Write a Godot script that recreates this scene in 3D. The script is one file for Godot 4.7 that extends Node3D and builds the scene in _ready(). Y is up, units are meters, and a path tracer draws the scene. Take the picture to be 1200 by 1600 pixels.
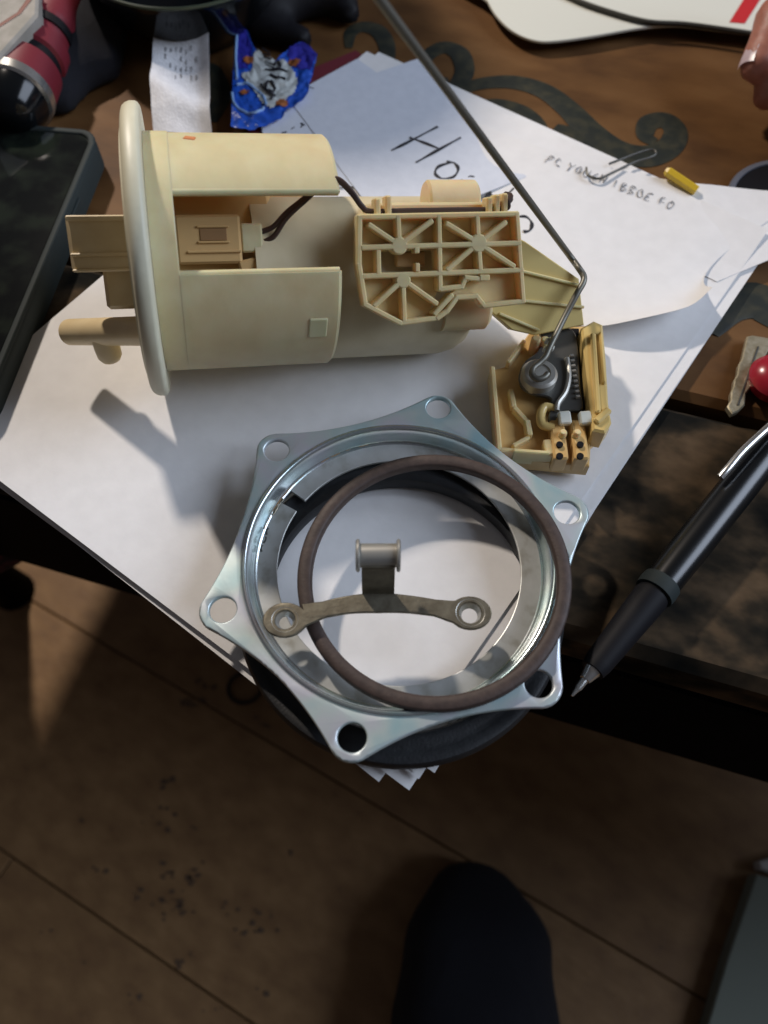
extends Node3D

# ---------------------------------------------------------------- measuring
# The tabletop papers lie at y = 0, metres. The photograph is 1200 x 1600.
const EYE := Vector3(0, 0.25, 0)
const PITCH := 63.0
const FOV := 66.0
const FLOOR_Y := -0.40
const TABLE_Y := -0.0045

var M := {}
var used := {}
var rng := RandomNumberGenerator.new()
var pump_frame: Transform3D


func ray(px: float, py: float) -> Vector3:
	var f := 800.0 / tan(deg_to_rad(FOV / 2.0))
	var p := deg_to_rad(PITCH)
	var fw := Vector3(0, -sin(p), -cos(p))
	var up := Vector3(0, cos(p), -sin(p))
	return (fw * f + Vector3.RIGHT * (px - 600.0) + up * (800.0 - py)).normalized()


# the point at height h that stands at a place measured in the photograph
func P(px: float, py: float, h := 0.0) -> Vector3:
	var d := ray(px, py)
	return EYE + d * ((h - EYE.y) / d.y)


func Q(px: float, py: float, dist: float) -> Vector3:
	return EYE + ray(px, py) * dist


# a point of the pump, in the pump's own frame, at depth z in front of its axis
func L(px: float, py: float, z: float) -> Vector3:
	var inv := pump_frame.affine_inverse()
	var o := inv * EYE
	var d := inv.basis * ray(px, py)
	return o + d * ((z - o.z) / d.z)


# ---------------------------------------------------------------- mesh builder
class MB:
	var t := PackedVector3Array()

	func tri(a: Vector3, b: Vector3, c: Vector3) -> void:
		t.append(a)
		t.append(b)
		t.append(c)

	func quad(a: Vector3, b: Vector3, c: Vector3, d: Vector3) -> void:
		tri(a, b, c)
		tri(a, c, d)

	func otri(m: Vector3, a: Vector3, b: Vector3, c: Vector3) -> void:
		if (b - a).cross(c - a).dot((a + b + c) / 3.0 - m) >= 0.0:
			tri(a, b, c)
		else:
			tri(a, c, b)

	func oquad(m: Vector3, a: Vector3, b: Vector3, c: Vector3, d: Vector3) -> void:
		otri(m, a, b, c)
		otri(m, a, c, d)

	func box(c: Vector3, size: Vector3, bs := Basis(), bevel := 0.0004) -> void:
		var h := size / 2.0
		var b: float = minf(bevel, minf(h.x, minf(h.y, h.z)) * 0.8)
		for i in 3:
			var j := (i + 1) % 3
			var k := (i + 2) % 3
			for s in [-1.0, 1.0]:
				var q := []
				for w in [[-1.0, -1.0], [1.0, -1.0], [1.0, 1.0], [-1.0, 1.0]]:
					var v := Vector3()
					v[i] = s * h[i]
					v[j] = w[0] * (h[j] - b)
					v[k] = w[1] * (h[k] - b)
					q.append(c + bs * v)
				oquad(c, q[0], q[1], q[2], q[3])
				for s2 in [-1.0, 1.0]:
					var e := []
					for w in [[0, -1.0], [0, 1.0], [1, 1.0], [1, -1.0]]:
						var v := Vector3()
						v[i] = s * (h[i] - (b if w[0] == 1 else 0.0))
						v[j] = s2 * (h[j] - (b if w[0] == 0 else 0.0))
						v[k] = w[1] * (h[k] - b)
						e.append(c + bs * v)
					oquad(c, e[0], e[1], e[2], e[3])
		for sx in [-1.0, 1.0]:
			for sy in [-1.0, 1.0]:
				for sz in [-1.0, 1.0]:
					var u := h - Vector3(b, b, b)
					otri(c, c + bs * Vector3(sx * h.x, sy * u.y, sz * u.z), c + bs * Vector3(sx * u.x, sy * h.y, sz * u.z), c + bs * Vector3(sx * u.x, sy * u.y, sz * h.z))

	# a bar between two points, its wide side lying across "side"
	func bar(a: Vector3, b: Vector3, wide: float, tall: float, up: Vector3, bevel := 0.0003) -> void:
		var x := (b - a).normalized()
		var z := x.cross(up).normalized()
		var y := z.cross(x).normalized()
		box((a + b) / 2.0, Vector3((b - a).length(), tall, wide), Basis(x, y, z), bevel)

	func tube(path: PackedVector3Array, rad, sides := 10, closed := false, up := Vector3.ZERO, flat := 1.0) -> void:
		var n := path.size()
		var rings := []
		var nrm := Vector3.ZERO
		for i in n:
			var a := path[(i - 1 + n) % n] if closed or i > 0 else path[i]
			var b := path[(i + 1) % n] if closed or i < n - 1 else path[i]
			var d := (b - a).normalized()
			if up != Vector3.ZERO:
				nrm = (up - d * up.dot(d)).normalized()
			elif nrm == Vector3.ZERO:
				nrm = d.cross(Vector3.UP if absf(d.y) < 0.9 else Vector3.RIGHT).normalized()
			else:
				nrm = (nrm - d * nrm.dot(d)).normalized()
			var bn := d.cross(nrm)
			var r: float = rad[i] if rad is Array or rad is PackedFloat32Array else rad
			var ring := PackedVector3Array()
			for k in sides:
				var an := TAU * k / sides
				ring.append(path[i] + (bn * cos(an) + nrm * sin(an) * flat) * r)
			rings.append(ring)
		for i in (n if closed else n - 1):
			var r0: PackedVector3Array = rings[i]
			var r1: PackedVector3Array = rings[(i + 1) % n]
			for k in sides:
				var k2 := (k + 1) % sides
				quad(r0[k], r0[k2], r1[k2], r1[k])
		if not closed:
			for k in sides:
				var k2 := (k + 1) % sides
				tri(path[0], rings[0][k2], rings[0][k])
				tri(path[n - 1], rings[n - 1][k], rings[n - 1][k2])

	# profile of (along, radius) pairs turned about the x axis of tf; closed profiles may be turned part of the way
	func lathe(prof: PackedVector2Array, tf: Transform3D, segs := 48, a0 := 0.0, a1 := TAU, loop := false) -> void:
		var full := absf(a1 - a0 - TAU) < 0.001
		var n := prof.size()
		for s in segs:
			var t0 := a0 + (a1 - a0) * s / segs
			var t1 := a0 + (a1 - a0) * (s + 1) / segs
			for i in (n if loop else n - 1):
				var p := prof[i]
				var q := prof[(i + 1) % n]
				var A := tf * Vector3(p.x, p.y * sin(t0), p.y * cos(t0))
				var B := tf * Vector3(q.x, q.y * sin(t0), q.y * cos(t0))
				var C := tf * Vector3(q.x, q.y * sin(t1), q.y * cos(t1))
				var D := tf * Vector3(p.x, p.y * sin(t1), p.y * cos(t1))
				if p.y > 0.00001 and q.y > 0.00001:
					quad(A, D, C, B)
				elif p.y > 0.00001:
					tri(A, D, B)
				elif q.y > 0.00001:
					tri(A, C, B)
		if loop and not full:
			var ids := MB.cut(prof)
			for e in [a0, a1]:
				var v := []
				for p in prof:
					v.append(tf * Vector3(p.x, p.y * sin(e), p.y * cos(e)))
				for i in range(0, ids.size(), 3):
					tri(v[ids[i]], v[ids[i + 1]], v[ids[i + 2]])

	# Geometry2D works with units far larger than a millimetre
	static func cut(p: PackedVector2Array) -> PackedInt32Array:
		var big := PackedVector2Array()
		for v in p:
			big.append(v * 5000.0)
		return Geometry2D.triangulate_polygon(big)

	static func clockwise(p: PackedVector2Array) -> bool:
		var a := 0.0
		for i in p.size():
			a += p[i].cross(p[(i + 1) % p.size()])
		return a < 0.0

	static func keyhole(outer: PackedVector2Array, holes: Array) -> PackedVector2Array:
		var poly := outer.duplicate()
		if MB.clockwise(poly):
			poly.reverse()
		for h0 in holes:
			var h: PackedVector2Array = h0.duplicate()
			if not MB.clockwise(h):
				h.reverse()
			var bi := 0
			var bj := 0
			var best := INF
			for i in poly.size():
				for j in h.size():
					var d := poly[i].distance_squared_to(h[j])
					if d < best:
						best = d
						bi = i
						bj = j
			var out := PackedVector2Array()
			for i in bi + 1:
				out.append(poly[i])
			for j in h.size() + 1:
				out.append(h[(bj + j) % h.size()])
			for i in range(bi, poly.size()):
				out.append(poly[i])
			poly = out
		return poly

	static func inset(poly: PackedVector2Array, b: float) -> PackedVector2Array:
		# positive b moves a counter-clockwise outline inwards and a clockwise hole outwards into the solid
		var n := poly.size()
		var out := PackedVector2Array()
		for i in n:
			var d0 := (poly[i] - poly[(i - 1 + n) % n]).normalized()
			var d1 := (poly[(i + 1) % n] - poly[i]).normalized()
			var m := Vector2(-d0.y - d1.y, d0.x + d1.x)
			m = m.normalized()
			var c := maxf(0.4, m.dot(Vector2(-d0.y, d0.x)))
			out.append(poly[i] + m * b / c)
		return out

	# an outline in the x-z plane of tf, from height h0 to h1, top edge chamfered
	func extrude(outer: PackedVector2Array, holes: Array, h0: float, h1: float, tf := Transform3D(), bevel := 0.0003) -> void:
		var o := outer.duplicate()
		if MB.clockwise(o):
			o.reverse()
		var hs := []
		for h in holes:
			var hh: PackedVector2Array = h.duplicate()
			if not MB.clockwise(hh):
				hh.reverse()
			hs.append(hh)
		var ti := inset(o, bevel)
		var th := []
		for h in hs:
			th.append(inset(h, bevel))
		var top := keyhole(ti, th)
		var ids := MB.cut(top)
		for i in range(0, ids.size(), 3):
			var v := []
			for k in 3:
				var q := top[ids[i + k]]
				v.append(Vector3(q.x, h1, q.y))
			if (v[1] - v[0]).cross(v[2] - v[0]).y < 0.0:
				v.reverse()
			tri(tf * v[0], tf * v[1], tf * v[2])
		var low := keyhole(o, hs)
		ids = MB.cut(low)
		for i in range(0, ids.size(), 3):
			var v := []
			for k in 3:
				var q := low[ids[i + k]]
				v.append(Vector3(q.x, h0, q.y))
			if (v[1] - v[0]).cross(v[2] - v[0]).y > 0.0:
				v.reverse()
			tri(tf * v[0], tf * v[1], tf * v[2])
		var loops := [[o, ti]]
		for i in hs.size():
			loops.append([hs[i], th[i]])
		for l in loops:
			var a: PackedVector2Array = l[0]
			var b: PackedVector2Array = l[1]
			var n := a.size()
			for i in n:
				var j := (i + 1) % n
				quad(tf * Vector3(a[i].x, h0, a[i].y), tf * Vector3(a[i].x, h1 - bevel, a[i].y), tf * Vector3(a[j].x, h1 - bevel, a[j].y), tf * Vector3(a[j].x, h0, a[j].y))
				quad(tf * Vector3(a[i].x, h1 - bevel, a[i].y), tf * Vector3(b[i].x, h1, b[i].y), tf * Vector3(b[j].x, h1, b[j].y), tf * Vector3(a[j].x, h1 - bevel, a[j].y))

	# a joined skin over tapered capsules [a, b, ra, rb], as surface nets
	func skin(caps: Array, cell: float, k: float, flat_y := -INF) -> void:
		var lo := Vector3(INF, INF, INF)
		var hi := -lo
		for c in caps:
			var r: float = maxf(c[2], c[3]) + cell * 2.5
			for e in [c[0], c[1]]:
				lo = lo.min(e - Vector3(r, r, r))
				hi = hi.max(e + Vector3(r, r, r))
		var nx := int((hi.x - lo.x) / cell) + 2
		var ny := int((hi.y - lo.y) / cell) + 2
		var nz := int((hi.z - lo.z) / cell) + 2
		var f := PackedFloat32Array()
		f.resize(nx * ny * nz)
		f.fill(0.05)
		for c in caps:
			var a: Vector3 = c[0]
			var b: Vector3 = c[1]
			var ra: float = c[2]
			var rb: float = c[3]
			var m: float = maxf(ra, rb) + cell * 2.0 + k
			var l0 := ((a.min(b) - Vector3(m, m, m) - lo) / cell)
			var l1 := ((a.max(b) + Vector3(m, m, m) - lo) / cell)
			var ab := b - a
			var ll := maxf(ab.length_squared(), 1e-9)
			for z in range(maxi(0, int(l0.z)), mini(nz, int(l1.z) + 2)):
				for y in range(maxi(0, int(l0.y)), mini(ny, int(l1.y) + 2)):
					for x in range(maxi(0, int(l0.x)), mini(nx, int(l1.x) + 2)):
						var p := lo + Vector3(x, y, z) * cell
						var s := clampf((p - a).dot(ab) / ll, 0.0, 1.0)
						var d := p.distance_to(a + ab * s) - lerpf(ra, rb, s)
						var i := (z * ny + y) * nx + x
						var e := f[i]
						var h := maxf(k - absf(d - e), 0.0) / k
						f[i] = minf(d, e) - h * h * k * 0.25
		if flat_y > -INF:
			for z in nz:
				for y in ny:
					for x in nx:
						var i := (z * ny + y) * nx + x
						f[i] = maxf(f[i], flat_y - (lo.y + y * cell))
		var vid := {}
		var at := PackedVector3Array()
		for z in nz - 1:
			for y in ny - 1:
				for x in nx - 1:
					var i := (z * ny + y) * nx + x
					var v := [f[i], f[i + 1], f[i + nx], f[i + nx + 1], f[i + nx * ny], f[i + nx * ny + 1], f[i + nx * ny + nx], f[i + nx * ny + nx + 1]]
					var neg := 0
					for q in v:
						neg += 1 if q < 0.0 else 0
					if neg == 0 or neg == 8:
						continue
					var sum := Vector3.ZERO
					var cnt := 0
					for e in [[0, 1], [2, 3], [4, 5], [6, 7], [0, 2], [1, 3], [4, 6], [5, 7], [0, 4], [1, 5], [2, 6], [3, 7]]:
						var u: float = v[e[0]]
						var w: float = v[e[1]]
						if (u < 0.0) != (w < 0.0):
							var s := u / (u - w)
							var pa := Vector3(e[0] & 1, (e[0] >> 1) & 1, e[0] >> 2)
							var pb := Vector3(e[1] & 1, (e[1] >> 1) & 1, e[1] >> 2)
							sum += pa.lerp(pb, s)
							cnt += 1
					vid[i] = at.size()
					at.append(lo + (Vector3(x, y, z) + sum / cnt) * cell)
		var steps := [1, nx, nx * ny]
		for z in range(1, nz - 1):
			for y in range(1, ny - 1):
				for x in range(1, nx - 1):
					var i := (z * ny + y) * nx + x
					for ax in 3:
						var j: int = i + steps[ax]
						if (f[i] < 0.0) == (f[j] < 0.0):
							continue
						var u: int = steps[(ax + 1) % 3]
						var w: int = steps[(ax + 2) % 3]
						if not (vid.has(i) and vid.has(i - u) and vid.has(i - w) and vid.has(i - u - w)):
							continue
						var A := at[vid[i - u - w]]
						var B := at[vid[i - w]]
						var C := at[vid[i]]
						var D := at[vid[i - u]]
						if f[i] < 0.0:
							quad(A, B, C, D)
						else:
							quad(A, D, C, B)

	func mesh(angle := 38.0) -> ArrayMesh:
		var n := t.size()
		var key := []
		key.resize(n)
		var fn := PackedVector3Array()
		var faces := {}
		for i in range(0, n, 3):
			var c := (t[i + 1] - t[i]).cross(t[i + 2] - t[i])
			fn.append(c)
			for k in 3:
				var q := Vector3i((t[i + k] * 100000.0).round())
				key[i + k] = q
				if faces.has(q):
					faces[q].append(i / 3)
				else:
					faces[q] = PackedInt32Array([i / 3])
		var nr := PackedVector3Array()
		var vx := PackedVector3Array()
		var lim := cos(deg_to_rad(angle))
		for i in range(0, n, 3):
			var own := fn[i / 3]
			var on := own.normalized()
			for k in [0, 2, 1]:
				var s := Vector3.ZERO
				for g in faces[key[i + k]]:
					var o := fn[g]
					if o.normalized().dot(on) > lim:
						s += o
				vx.append(t[i + k])
				nr.append(s.normalized() if s.length_squared() > 0.0 else (on if on != Vector3.ZERO else Vector3.UP))
		var arr := []
		arr.resize(Mesh.ARRAY_MAX)
		arr[Mesh.ARRAY_VERTEX] = vx
		arr[Mesh.ARRAY_NORMAL] = nr
		var am := ArrayMesh.new()
		am.add_surface_from_arrays(Mesh.PRIMITIVE_TRIANGLES, arr)
		return am


# ---------------------------------------------------------------- scene helpers
func numbered(called: String) -> String:
	var n: int = used.get(called, 0)
	used[called] = n + 1
	return called if n == 0 else "%s_%03d" % [called, n]


func tag(o: Node3D, label: String, category: String, group := "") -> Node3D:
	o.set_meta("label", label)
	o.set_meta("category", category)
	if group:
		o.set_meta("group", group)
	return o


func thing(called: String, label: String, category: String, at := Transform3D(), group := "") -> Node3D:
	var o := Node3D.new()
	o.name = numbered(called)
	add_child(o, true)
	o.transform = at
	return tag(o, label, category, group)


func put(called: String, mb: MB, m: Material, parent: Node = null, angle := 38.0) -> MeshInstance3D:
	var o := MeshInstance3D.new()
	o.mesh = mb.mesh(angle)
	o.material_override = m
	if parent == null:
		o.name = numbered(called)
		add_child(o, true)
	else:
		o.name = called
		parent.add_child(o, true)
	return o


func lin(r: float, g: float, b: float) -> Color:
	return Color(r, g, b).linear_to_srgb()


func plain(c: Color, rough: float, metal := 0.0) -> StandardMaterial3D:
	var m := StandardMaterial3D.new()
	m.albedo_color = c
	m.roughness = rough
	m.metallic = metal
	return m


func noise_tex(stops: Array, freq: float, octaves: int, sd: int, kind := FastNoiseLite.TYPE_SIMPLEX_SMOOTH, size := 512) -> NoiseTexture2D:
	var n := FastNoiseLite.new()
	n.noise_type = kind
	n.frequency = freq
	n.fractal_octaves = octaves
	n.seed = sd
	var t := NoiseTexture2D.new()
	t.width = size
	t.height = size
	t.seamless = true
	t.noise = n
	if stops:
		var g := Gradient.new()
		var offs := PackedFloat32Array()
		var cols := PackedColorArray()
		for s in stops:
			offs.append(s[0])
			cols.append(s[1])
		g.offsets = offs
		g.colors = cols
		t.color_ramp = g
	return t


# a mottled material: stops are [where, colour]; scale is repeats per metre
func mottled(stops: Array, freq: float, octaves: int, scale: Vector3, rough: float, metal := 0.0, bump := 0.0, sd := 1) -> StandardMaterial3D:
	var m := plain(Color.WHITE, rough, metal)
	m.albedo_texture = noise_tex(stops, freq, octaves, sd)
	m.uv1_triplanar = true
	m.uv1_scale = scale
	if bump > 0.0:
		m.heightmap_enabled = true
		m.heightmap_scale = bump
		m.heightmap_texture = noise_tex([], freq * 3.0, 4, sd + 50)
	return m


func poly(pts: Array, h: float) -> PackedVector2Array:
	var out := PackedVector2Array()
	for p in pts:
		var w := P(p[0], p[1], h)
		out.append(Vector2(w.x, w.z))
	return out


# a traced outline with its corners rounded off
func soft(pts: Array, h: float, per := 5) -> PackedVector2Array:
	var line := PackedVector3Array()
	for p in pts:
		line.append(P(p[0], p[1], h))
	var out := PackedVector2Array()
	for v in smooth(line, per, true):
		out.append(Vector2(v.x, v.z))
	return out


func circle(c: Vector2, r: float, n := 24) -> PackedVector2Array:
	var out := PackedVector2Array()
	for i in n:
		out.append(c + Vector2(cos(TAU * i / n), sin(TAU * i / n)) * r)
	return out


func round_rect(w: float, d: float, r: float, n := 6) -> PackedVector2Array:
	var out := PackedVector2Array()
	for q in 4:
		var c := Vector2([w / 2 - r, -w / 2 + r, -w / 2 + r, w / 2 - r][q], [d / 2 - r, d / 2 - r, -d / 2 + r, -d / 2 + r][q])
		for i in n + 1:
			var a := PI / 2 * (q + float(i) / n)
			out.append(c + Vector2(cos(a), sin(a)) * r)
	return out


func smooth(pts: PackedVector3Array, per := 8, closed := false) -> PackedVector3Array:
	var out := PackedVector3Array()
	var n := pts.size()
	for i in (n if closed else n - 1):
		var a := pts[(i - 1 + n) % n] if closed or i > 0 else pts[i]
		var b := pts[i]
		var c := pts[(i + 1) % n]
		var d := pts[(i + 2) % n] if closed or i + 2 < n else c
		for k in per:
			out.append(b.cubic_interpolate(c, a, d, float(k) / per))
	if not closed:
		out.append(pts[n - 1])
	return out


# a stroke of ink or paint lying on a surface
func stroke(mb: MB, pts: PackedVector3Array, width: float, thick := 0.00012, up := Vector3.UP) -> void:
	var rads := []
	for i in pts.size():
		rads.append(width / 2.0 * (0.85 + 0.30 * sin(i * 0.7 + pts[0].x * 900.0)))
	mb.tube(pts, rads, 6, false, up, thick / width * 2.0)


func px_path(pts: Array, h: float) -> PackedVector3Array:
	var out := PackedVector3Array()
	for p in pts:
		out.append(P(p[0], p[1], p[2] if p.size() > 2 else h))
	return out


# ---------------------------------------------------------------- build
func _ready() -> void:
	rng.seed = 7
	# camera
	var cam := Camera3D.new()
	cam.name = "camera"
	add_child(cam)
	cam.position = EYE
	cam.rotation_degrees = Vector3(-PITCH, 0, 0)
	cam.fov = FOV
	cam.near = 0.01
	cam.far = 30.0
	var lens := CameraAttributesPhysical.new()
	lens.frustum_focal_length = 12.0 / tan(deg_to_rad(FOV / 2.0))
	lens.frustum_focus_distance = 0.275
	lens.frustum_near = 0.01
	lens.frustum_far = 30.0
	lens.exposure_aperture = 5.6
	lens.exposure_multiplier = 1.0
	cam.attributes = lens
	# dim room air around the table
	var env := Environment.new()
	env.background_mode = Environment.BG_COLOR
	env.background_color = lin(0.060, 0.056, 0.060)
	env.tonemap_mode = Environment.TONE_MAPPER_LINEAR
	env.tonemap_exposure = 0.95
	env.sdfgi_enabled = true
	env.ssao_enabled = true
	env.ssil_enabled = true
	var we := WorldEnvironment.new()
	we.name = "room_air"
	we.environment = env
	add_child(we)
	# the warm lamp behind the table on the left, and a pale window to the right
	var lamp := SpotLight3D.new()
	lamp.name = "lamp_light"
	lamp.light_color = lin(1.0, 0.88, 0.77)
	lamp.light_energy = 0.90
	lamp.light_size = 0.030
	lamp.spot_range = 4.0
	lamp.spot_attenuation = 2.0
	lamp.spot_angle = 46.0
	lamp.spot_angle_attenuation = 0.2
	lamp.shadow_enabled = true
	add_child(lamp)
	lamp.look_at_from_position(Vector3(-0.40, 0.74, -0.86), Vector3(-0.02, 0, -0.18))
	var win := AreaLight3D.new()
	win.name = "window_light"
	win.area_size = Vector2(1.9, 1.5)
	win.light_color = lin(0.72, 0.82, 1.0)
	win.light_energy = 7.4
	win.area_range = 6.0
	win.area_attenuation = 2.0
	win.shadow_enabled = true
	add_child(win)
	win.look_at_from_position(Vector3(2.4, 1.62, -0.30), Vector3(0, 0, -0.15))

	materials()
	build_floor()
	build_table()
	build_papers()
	pump_frame = Transform3D(Basis(Vector3(0.97279619, -0.14943813, -0.17701926), Vector3(-0.01886822, 0.710477, -0.70346743), Vector3(0.23089297, 0.68767047, 0.68832969)), Vector3(-0.0763, 0.04796663, -0.202))
	build_pump()
	build_sender()
	build_ring()
	build_bracket()
	build_clutter()
	build_writing_tools()
	build_people()


func materials() -> void:
	M.paper = mottled([[0.0, lin(0.77, 0.765, 0.76)], [1.0, lin(0.83, 0.825, 0.82)]], 0.02, 4, Vector3(14, 14, 14), 0.9, 0, 0.003, 3)
	M.paper.uv1_scale = Vector3(9, 9, 9)
	M.note = mottled([[0.0, lin(0.60, 0.64, 0.72)], [1.0, lin(0.66, 0.70, 0.78)]], 0.02, 4, Vector3(14, 14, 14), 0.9, 0, 0.003, 4)  # white paper with the bluish cast of shade put into its colour
	M.cream = mottled([[0.1, lin(0.69, 0.54, 0.30)], [0.5, lin(0.74, 0.595, 0.345)], [0.9, lin(0.78, 0.645, 0.395)]], 0.010, 5, Vector3(14, 14, 14), 0.42, 0, 0.004, 5)
	M.cream_solid = M.cream.duplicate()
	M.cream.subsurf_scatter_enabled = true
	M.cream.subsurf_scatter_strength = 0.3
	M.pale = mottled([[0.2, lin(0.68, 0.65, 0.48)], [0.8, lin(0.74, 0.71, 0.54)]], 0.012, 4, Vector3(14, 14, 14), 0.45, 0, 0.004, 6)
	M.motor = mottled([[0.2, lin(0.66, 0.57, 0.36)], [0.8, lin(0.72, 0.63, 0.42)]], 0.012, 4, Vector3(14, 14, 14), 0.4, 0, 0.0, 7)
	M.panel = mottled([[0.2, lin(0.76, 0.56, 0.28)], [0.8, lin(0.82, 0.63, 0.34)]], 0.015, 4, Vector3(14, 14, 14), 0.4, 0, 0.0, 8)
	M.panel.subsurf_scatter_enabled = true
	M.panel.subsurf_scatter_strength = 0.25
	M.amber = mottled([[0.2, lin(0.63, 0.40, 0.15)], [0.8, lin(0.71, 0.48, 0.20)]], 0.015, 4, Vector3(14, 14, 14), 0.35, 0, 0.0, 9)
	M.gold = plain(lin(0.70, 0.51, 0.19), 0.3)
	M.plate = plain(lin(0.66, 0.52, 0.20), 0.35)
	M.brown_in = plain(lin(0.30, 0.17, 0.07), 0.5)
	M.tan = plain(lin(0.64, 0.42, 0.18), 0.45)
	M.rod = plain(lin(0.16, 0.155, 0.13), 0.45, 0.6)
	M.steel = plain(lin(0.44, 0.43, 0.39), 0.38, 0.6)
	M.steel_dark = plain(lin(0.13, 0.13, 0.12), 0.4, 0.7)
	M.contact = plain(lin(0.72, 0.76, 0.70), 0.35, 0.3)
	M.zinc = mottled([[0.15, lin(0.36, 0.56, 0.60)], [0.5, lin(0.54, 0.64, 0.63)], [0.85, lin(0.60, 0.61, 0.66)]], 0.006, 3, Vector3(12, 12, 12), 0.38, 0.5, 0.002, 11)
	M.zinc_step = M.zinc.duplicate()
	M.zinc_step.metallic = 0.85
	M.zinc_step.roughness = 0.24
	M.zinc_worn = mottled([[0.12, lin(0.42, 0.42, 0.38)], [0.4, lin(0.56, 0.58, 0.56)], [0.9, lin(0.63, 0.65, 0.64)]], 0.012, 4, Vector3(14, 14, 14), 0.36, 0.5, 0.002, 12)
	M.bronze = mottled([[0.2, lin(0.17, 0.15, 0.11)], [0.8, lin(0.24, 0.22, 0.165)]], 0.02, 4, Vector3(20, 20, 20), 0.42, 0.7, 0.003, 13)
	M.oring = mottled([[0.2, lin(0.042, 0.027, 0.022)], [0.8, lin(0.066, 0.043, 0.035)]], 0.03, 4, Vector3(16, 16, 16), 0.6, 0, 0.006, 14)
	M.rubber = mottled([[0.2, lin(0.006, 0.007, 0.009)], [0.8, lin(0.012, 0.014, 0.016)]], 0.03, 4, Vector3(16, 16, 16), 0.55, 0, 0.006, 15)
	M.black = plain(lin(0.006, 0.006, 0.008), 0.6)
	M.black.metallic_specular = 0.3
	M.black_gloss = plain(lin(0.004, 0.005, 0.006), 0.14)
	M.black_gloss.metallic_specular = 0.4
	M.pen_black = plain(lin(0.004, 0.005, 0.006), 0.26)
	M.ink = plain(lin(0.012, 0.013, 0.02), 0.6)
	M.pencil_ink = plain(lin(0.22, 0.22, 0.23), 0.8)
	M.wire = plain(lin(0.05, 0.028, 0.022), 0.5)
	M.field = mottled([[0.1, lin(0.078, 0.036, 0.013)], [0.5, lin(0.125, 0.060, 0.021)], [0.9, lin(0.165, 0.083, 0.031)]], 0.010, 5, Vector3(2.6, 4, 5), 0.6, 0, 0.02, 16)
	M.field.metallic_specular = 0.3
	M.scroll_and_shade = mottled([[0.3, lin(0.014, 0.018, 0.014)], [0.8, lin(0.04, 0.038, 0.022)]], 0.02, 4, Vector3(9, 9, 9), 0.5, 0, 0, 17)
	M.rail = mottled([[0.2, lin(0.010, 0.010, 0.009)], [0.45, lin(0.030, 0.024, 0.017)], [0.65, lin(0.075, 0.052, 0.032)], [0.9, lin(0.12, 0.082, 0.050)]], 0.012, 5, Vector3(4, 5, 6), 0.9, 0, 0.02, 18)
	M.rail.metallic_specular = 0.15
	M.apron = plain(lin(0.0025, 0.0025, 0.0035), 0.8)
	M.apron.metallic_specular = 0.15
	M.floor_a = mottled([[0.03, lin(0.08, 0.05, 0.03)], [0.10, lin(0.230, 0.124, 0.050)], [0.6, lin(0.292, 0.165, 0.068)], [0.95, lin(0.342, 0.198, 0.085)]], 0.022, 7, Vector3(2.6, 2.6, 4.0), 0.6, 0, 0.02, 19)
	M.floor_b = mottled([[0.03, lin(0.08, 0.05, 0.03)], [0.10, lin(0.216, 0.116, 0.048)], [0.6, lin(0.272, 0.153, 0.063)], [0.95, lin(0.320, 0.184, 0.078)]], 0.024, 7, Vector3(2.2, 2.4, 3.6), 0.6, 0, 0.02, 23)
	M.gap = plain(lin(0.06, 0.04, 0.025), 0.9)
	M.stain = plain(lin(0.010, 0.008, 0.007), 0.8)
	M.spot = plain(lin(0.12, 0.075, 0.045), 0.8)
	M.sock = mottled([[0.2, lin(0.003, 0.0035, 0.007)], [0.8, lin(0.006, 0.007, 0.013)]], 0.06, 4, Vector3(18, 18, 18), 0.95, 0, 0.05, 25)
	M.skin = mottled([[0.2, lin(0.30, 0.115, 0.080)], [0.8, lin(0.38, 0.155, 0.110)]], 0.03, 4, Vector3(16, 16, 16), 0.5, 0, 0.01, 26)
	M.skin.subsurf_scatter_enabled = true
	M.skin.subsurf_scatter_strength = 0.15
	M.nail = plain(lin(0.50, 0.40, 0.44), 0.3)
	M.case = plain(lin(0.026, 0.034, 0.034), 0.65)
	M.case.metallic_specular = 0.3
	M.glass_dark = mottled([[0.3, lin(0.004, 0.005, 0.005)], [0.75, lin(0.012, 0.016, 0.012)]], 0.01, 4, Vector3(9, 9, 9), 0.07, 0, 0.0, 27)
	M.red = plain(lin(0.36, 0.014, 0.03), 0.25)
	M.red_soft = plain(lin(0.15, 0.014, 0.024), 0.45)
	M.maroon = plain(lin(0.13, 0.012, 0.022), 0.7)
	M.silver = plain(lin(0.62, 0.62, 0.60), 0.25, 0.9)
	M.grey_card = mottled([[0.2, lin(0.24, 0.23, 0.20)], [0.8, lin(0.32, 0.30, 0.27)]], 0.02, 4, Vector3(9, 9, 9), 0.7, 0, 0.0, 28)
	M.receipt = mottled([[0.2, lin(0.62, 0.63, 0.66)], [0.8, lin(0.74, 0.75, 0.78)]], 0.02, 4, Vector3(20, 20, 20), 0.75, 0, 0.02, 29)
	M.blue = plain(lin(0.012, 0.085, 0.50), 0.25)
	M.blue.clearcoat_enabled = true
	M.blue.clearcoat = 0.6
	M.blue_deep = plain(lin(0.030, 0.030, 0.30), 0.25)
	M.foil = plain(lin(0.50, 0.54, 0.54), 0.35)
	M.nut = plain(lin(0.30, 0.10, 0.03), 0.5)
	M.white_plastic = plain(lin(0.66, 0.66, 0.58), 0.45)
	M.cable = plain(lin(0.035, 0.033, 0.026), 0.5)
	M.yellow = plain(lin(0.68, 0.46, 0.03), 0.4)
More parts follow.
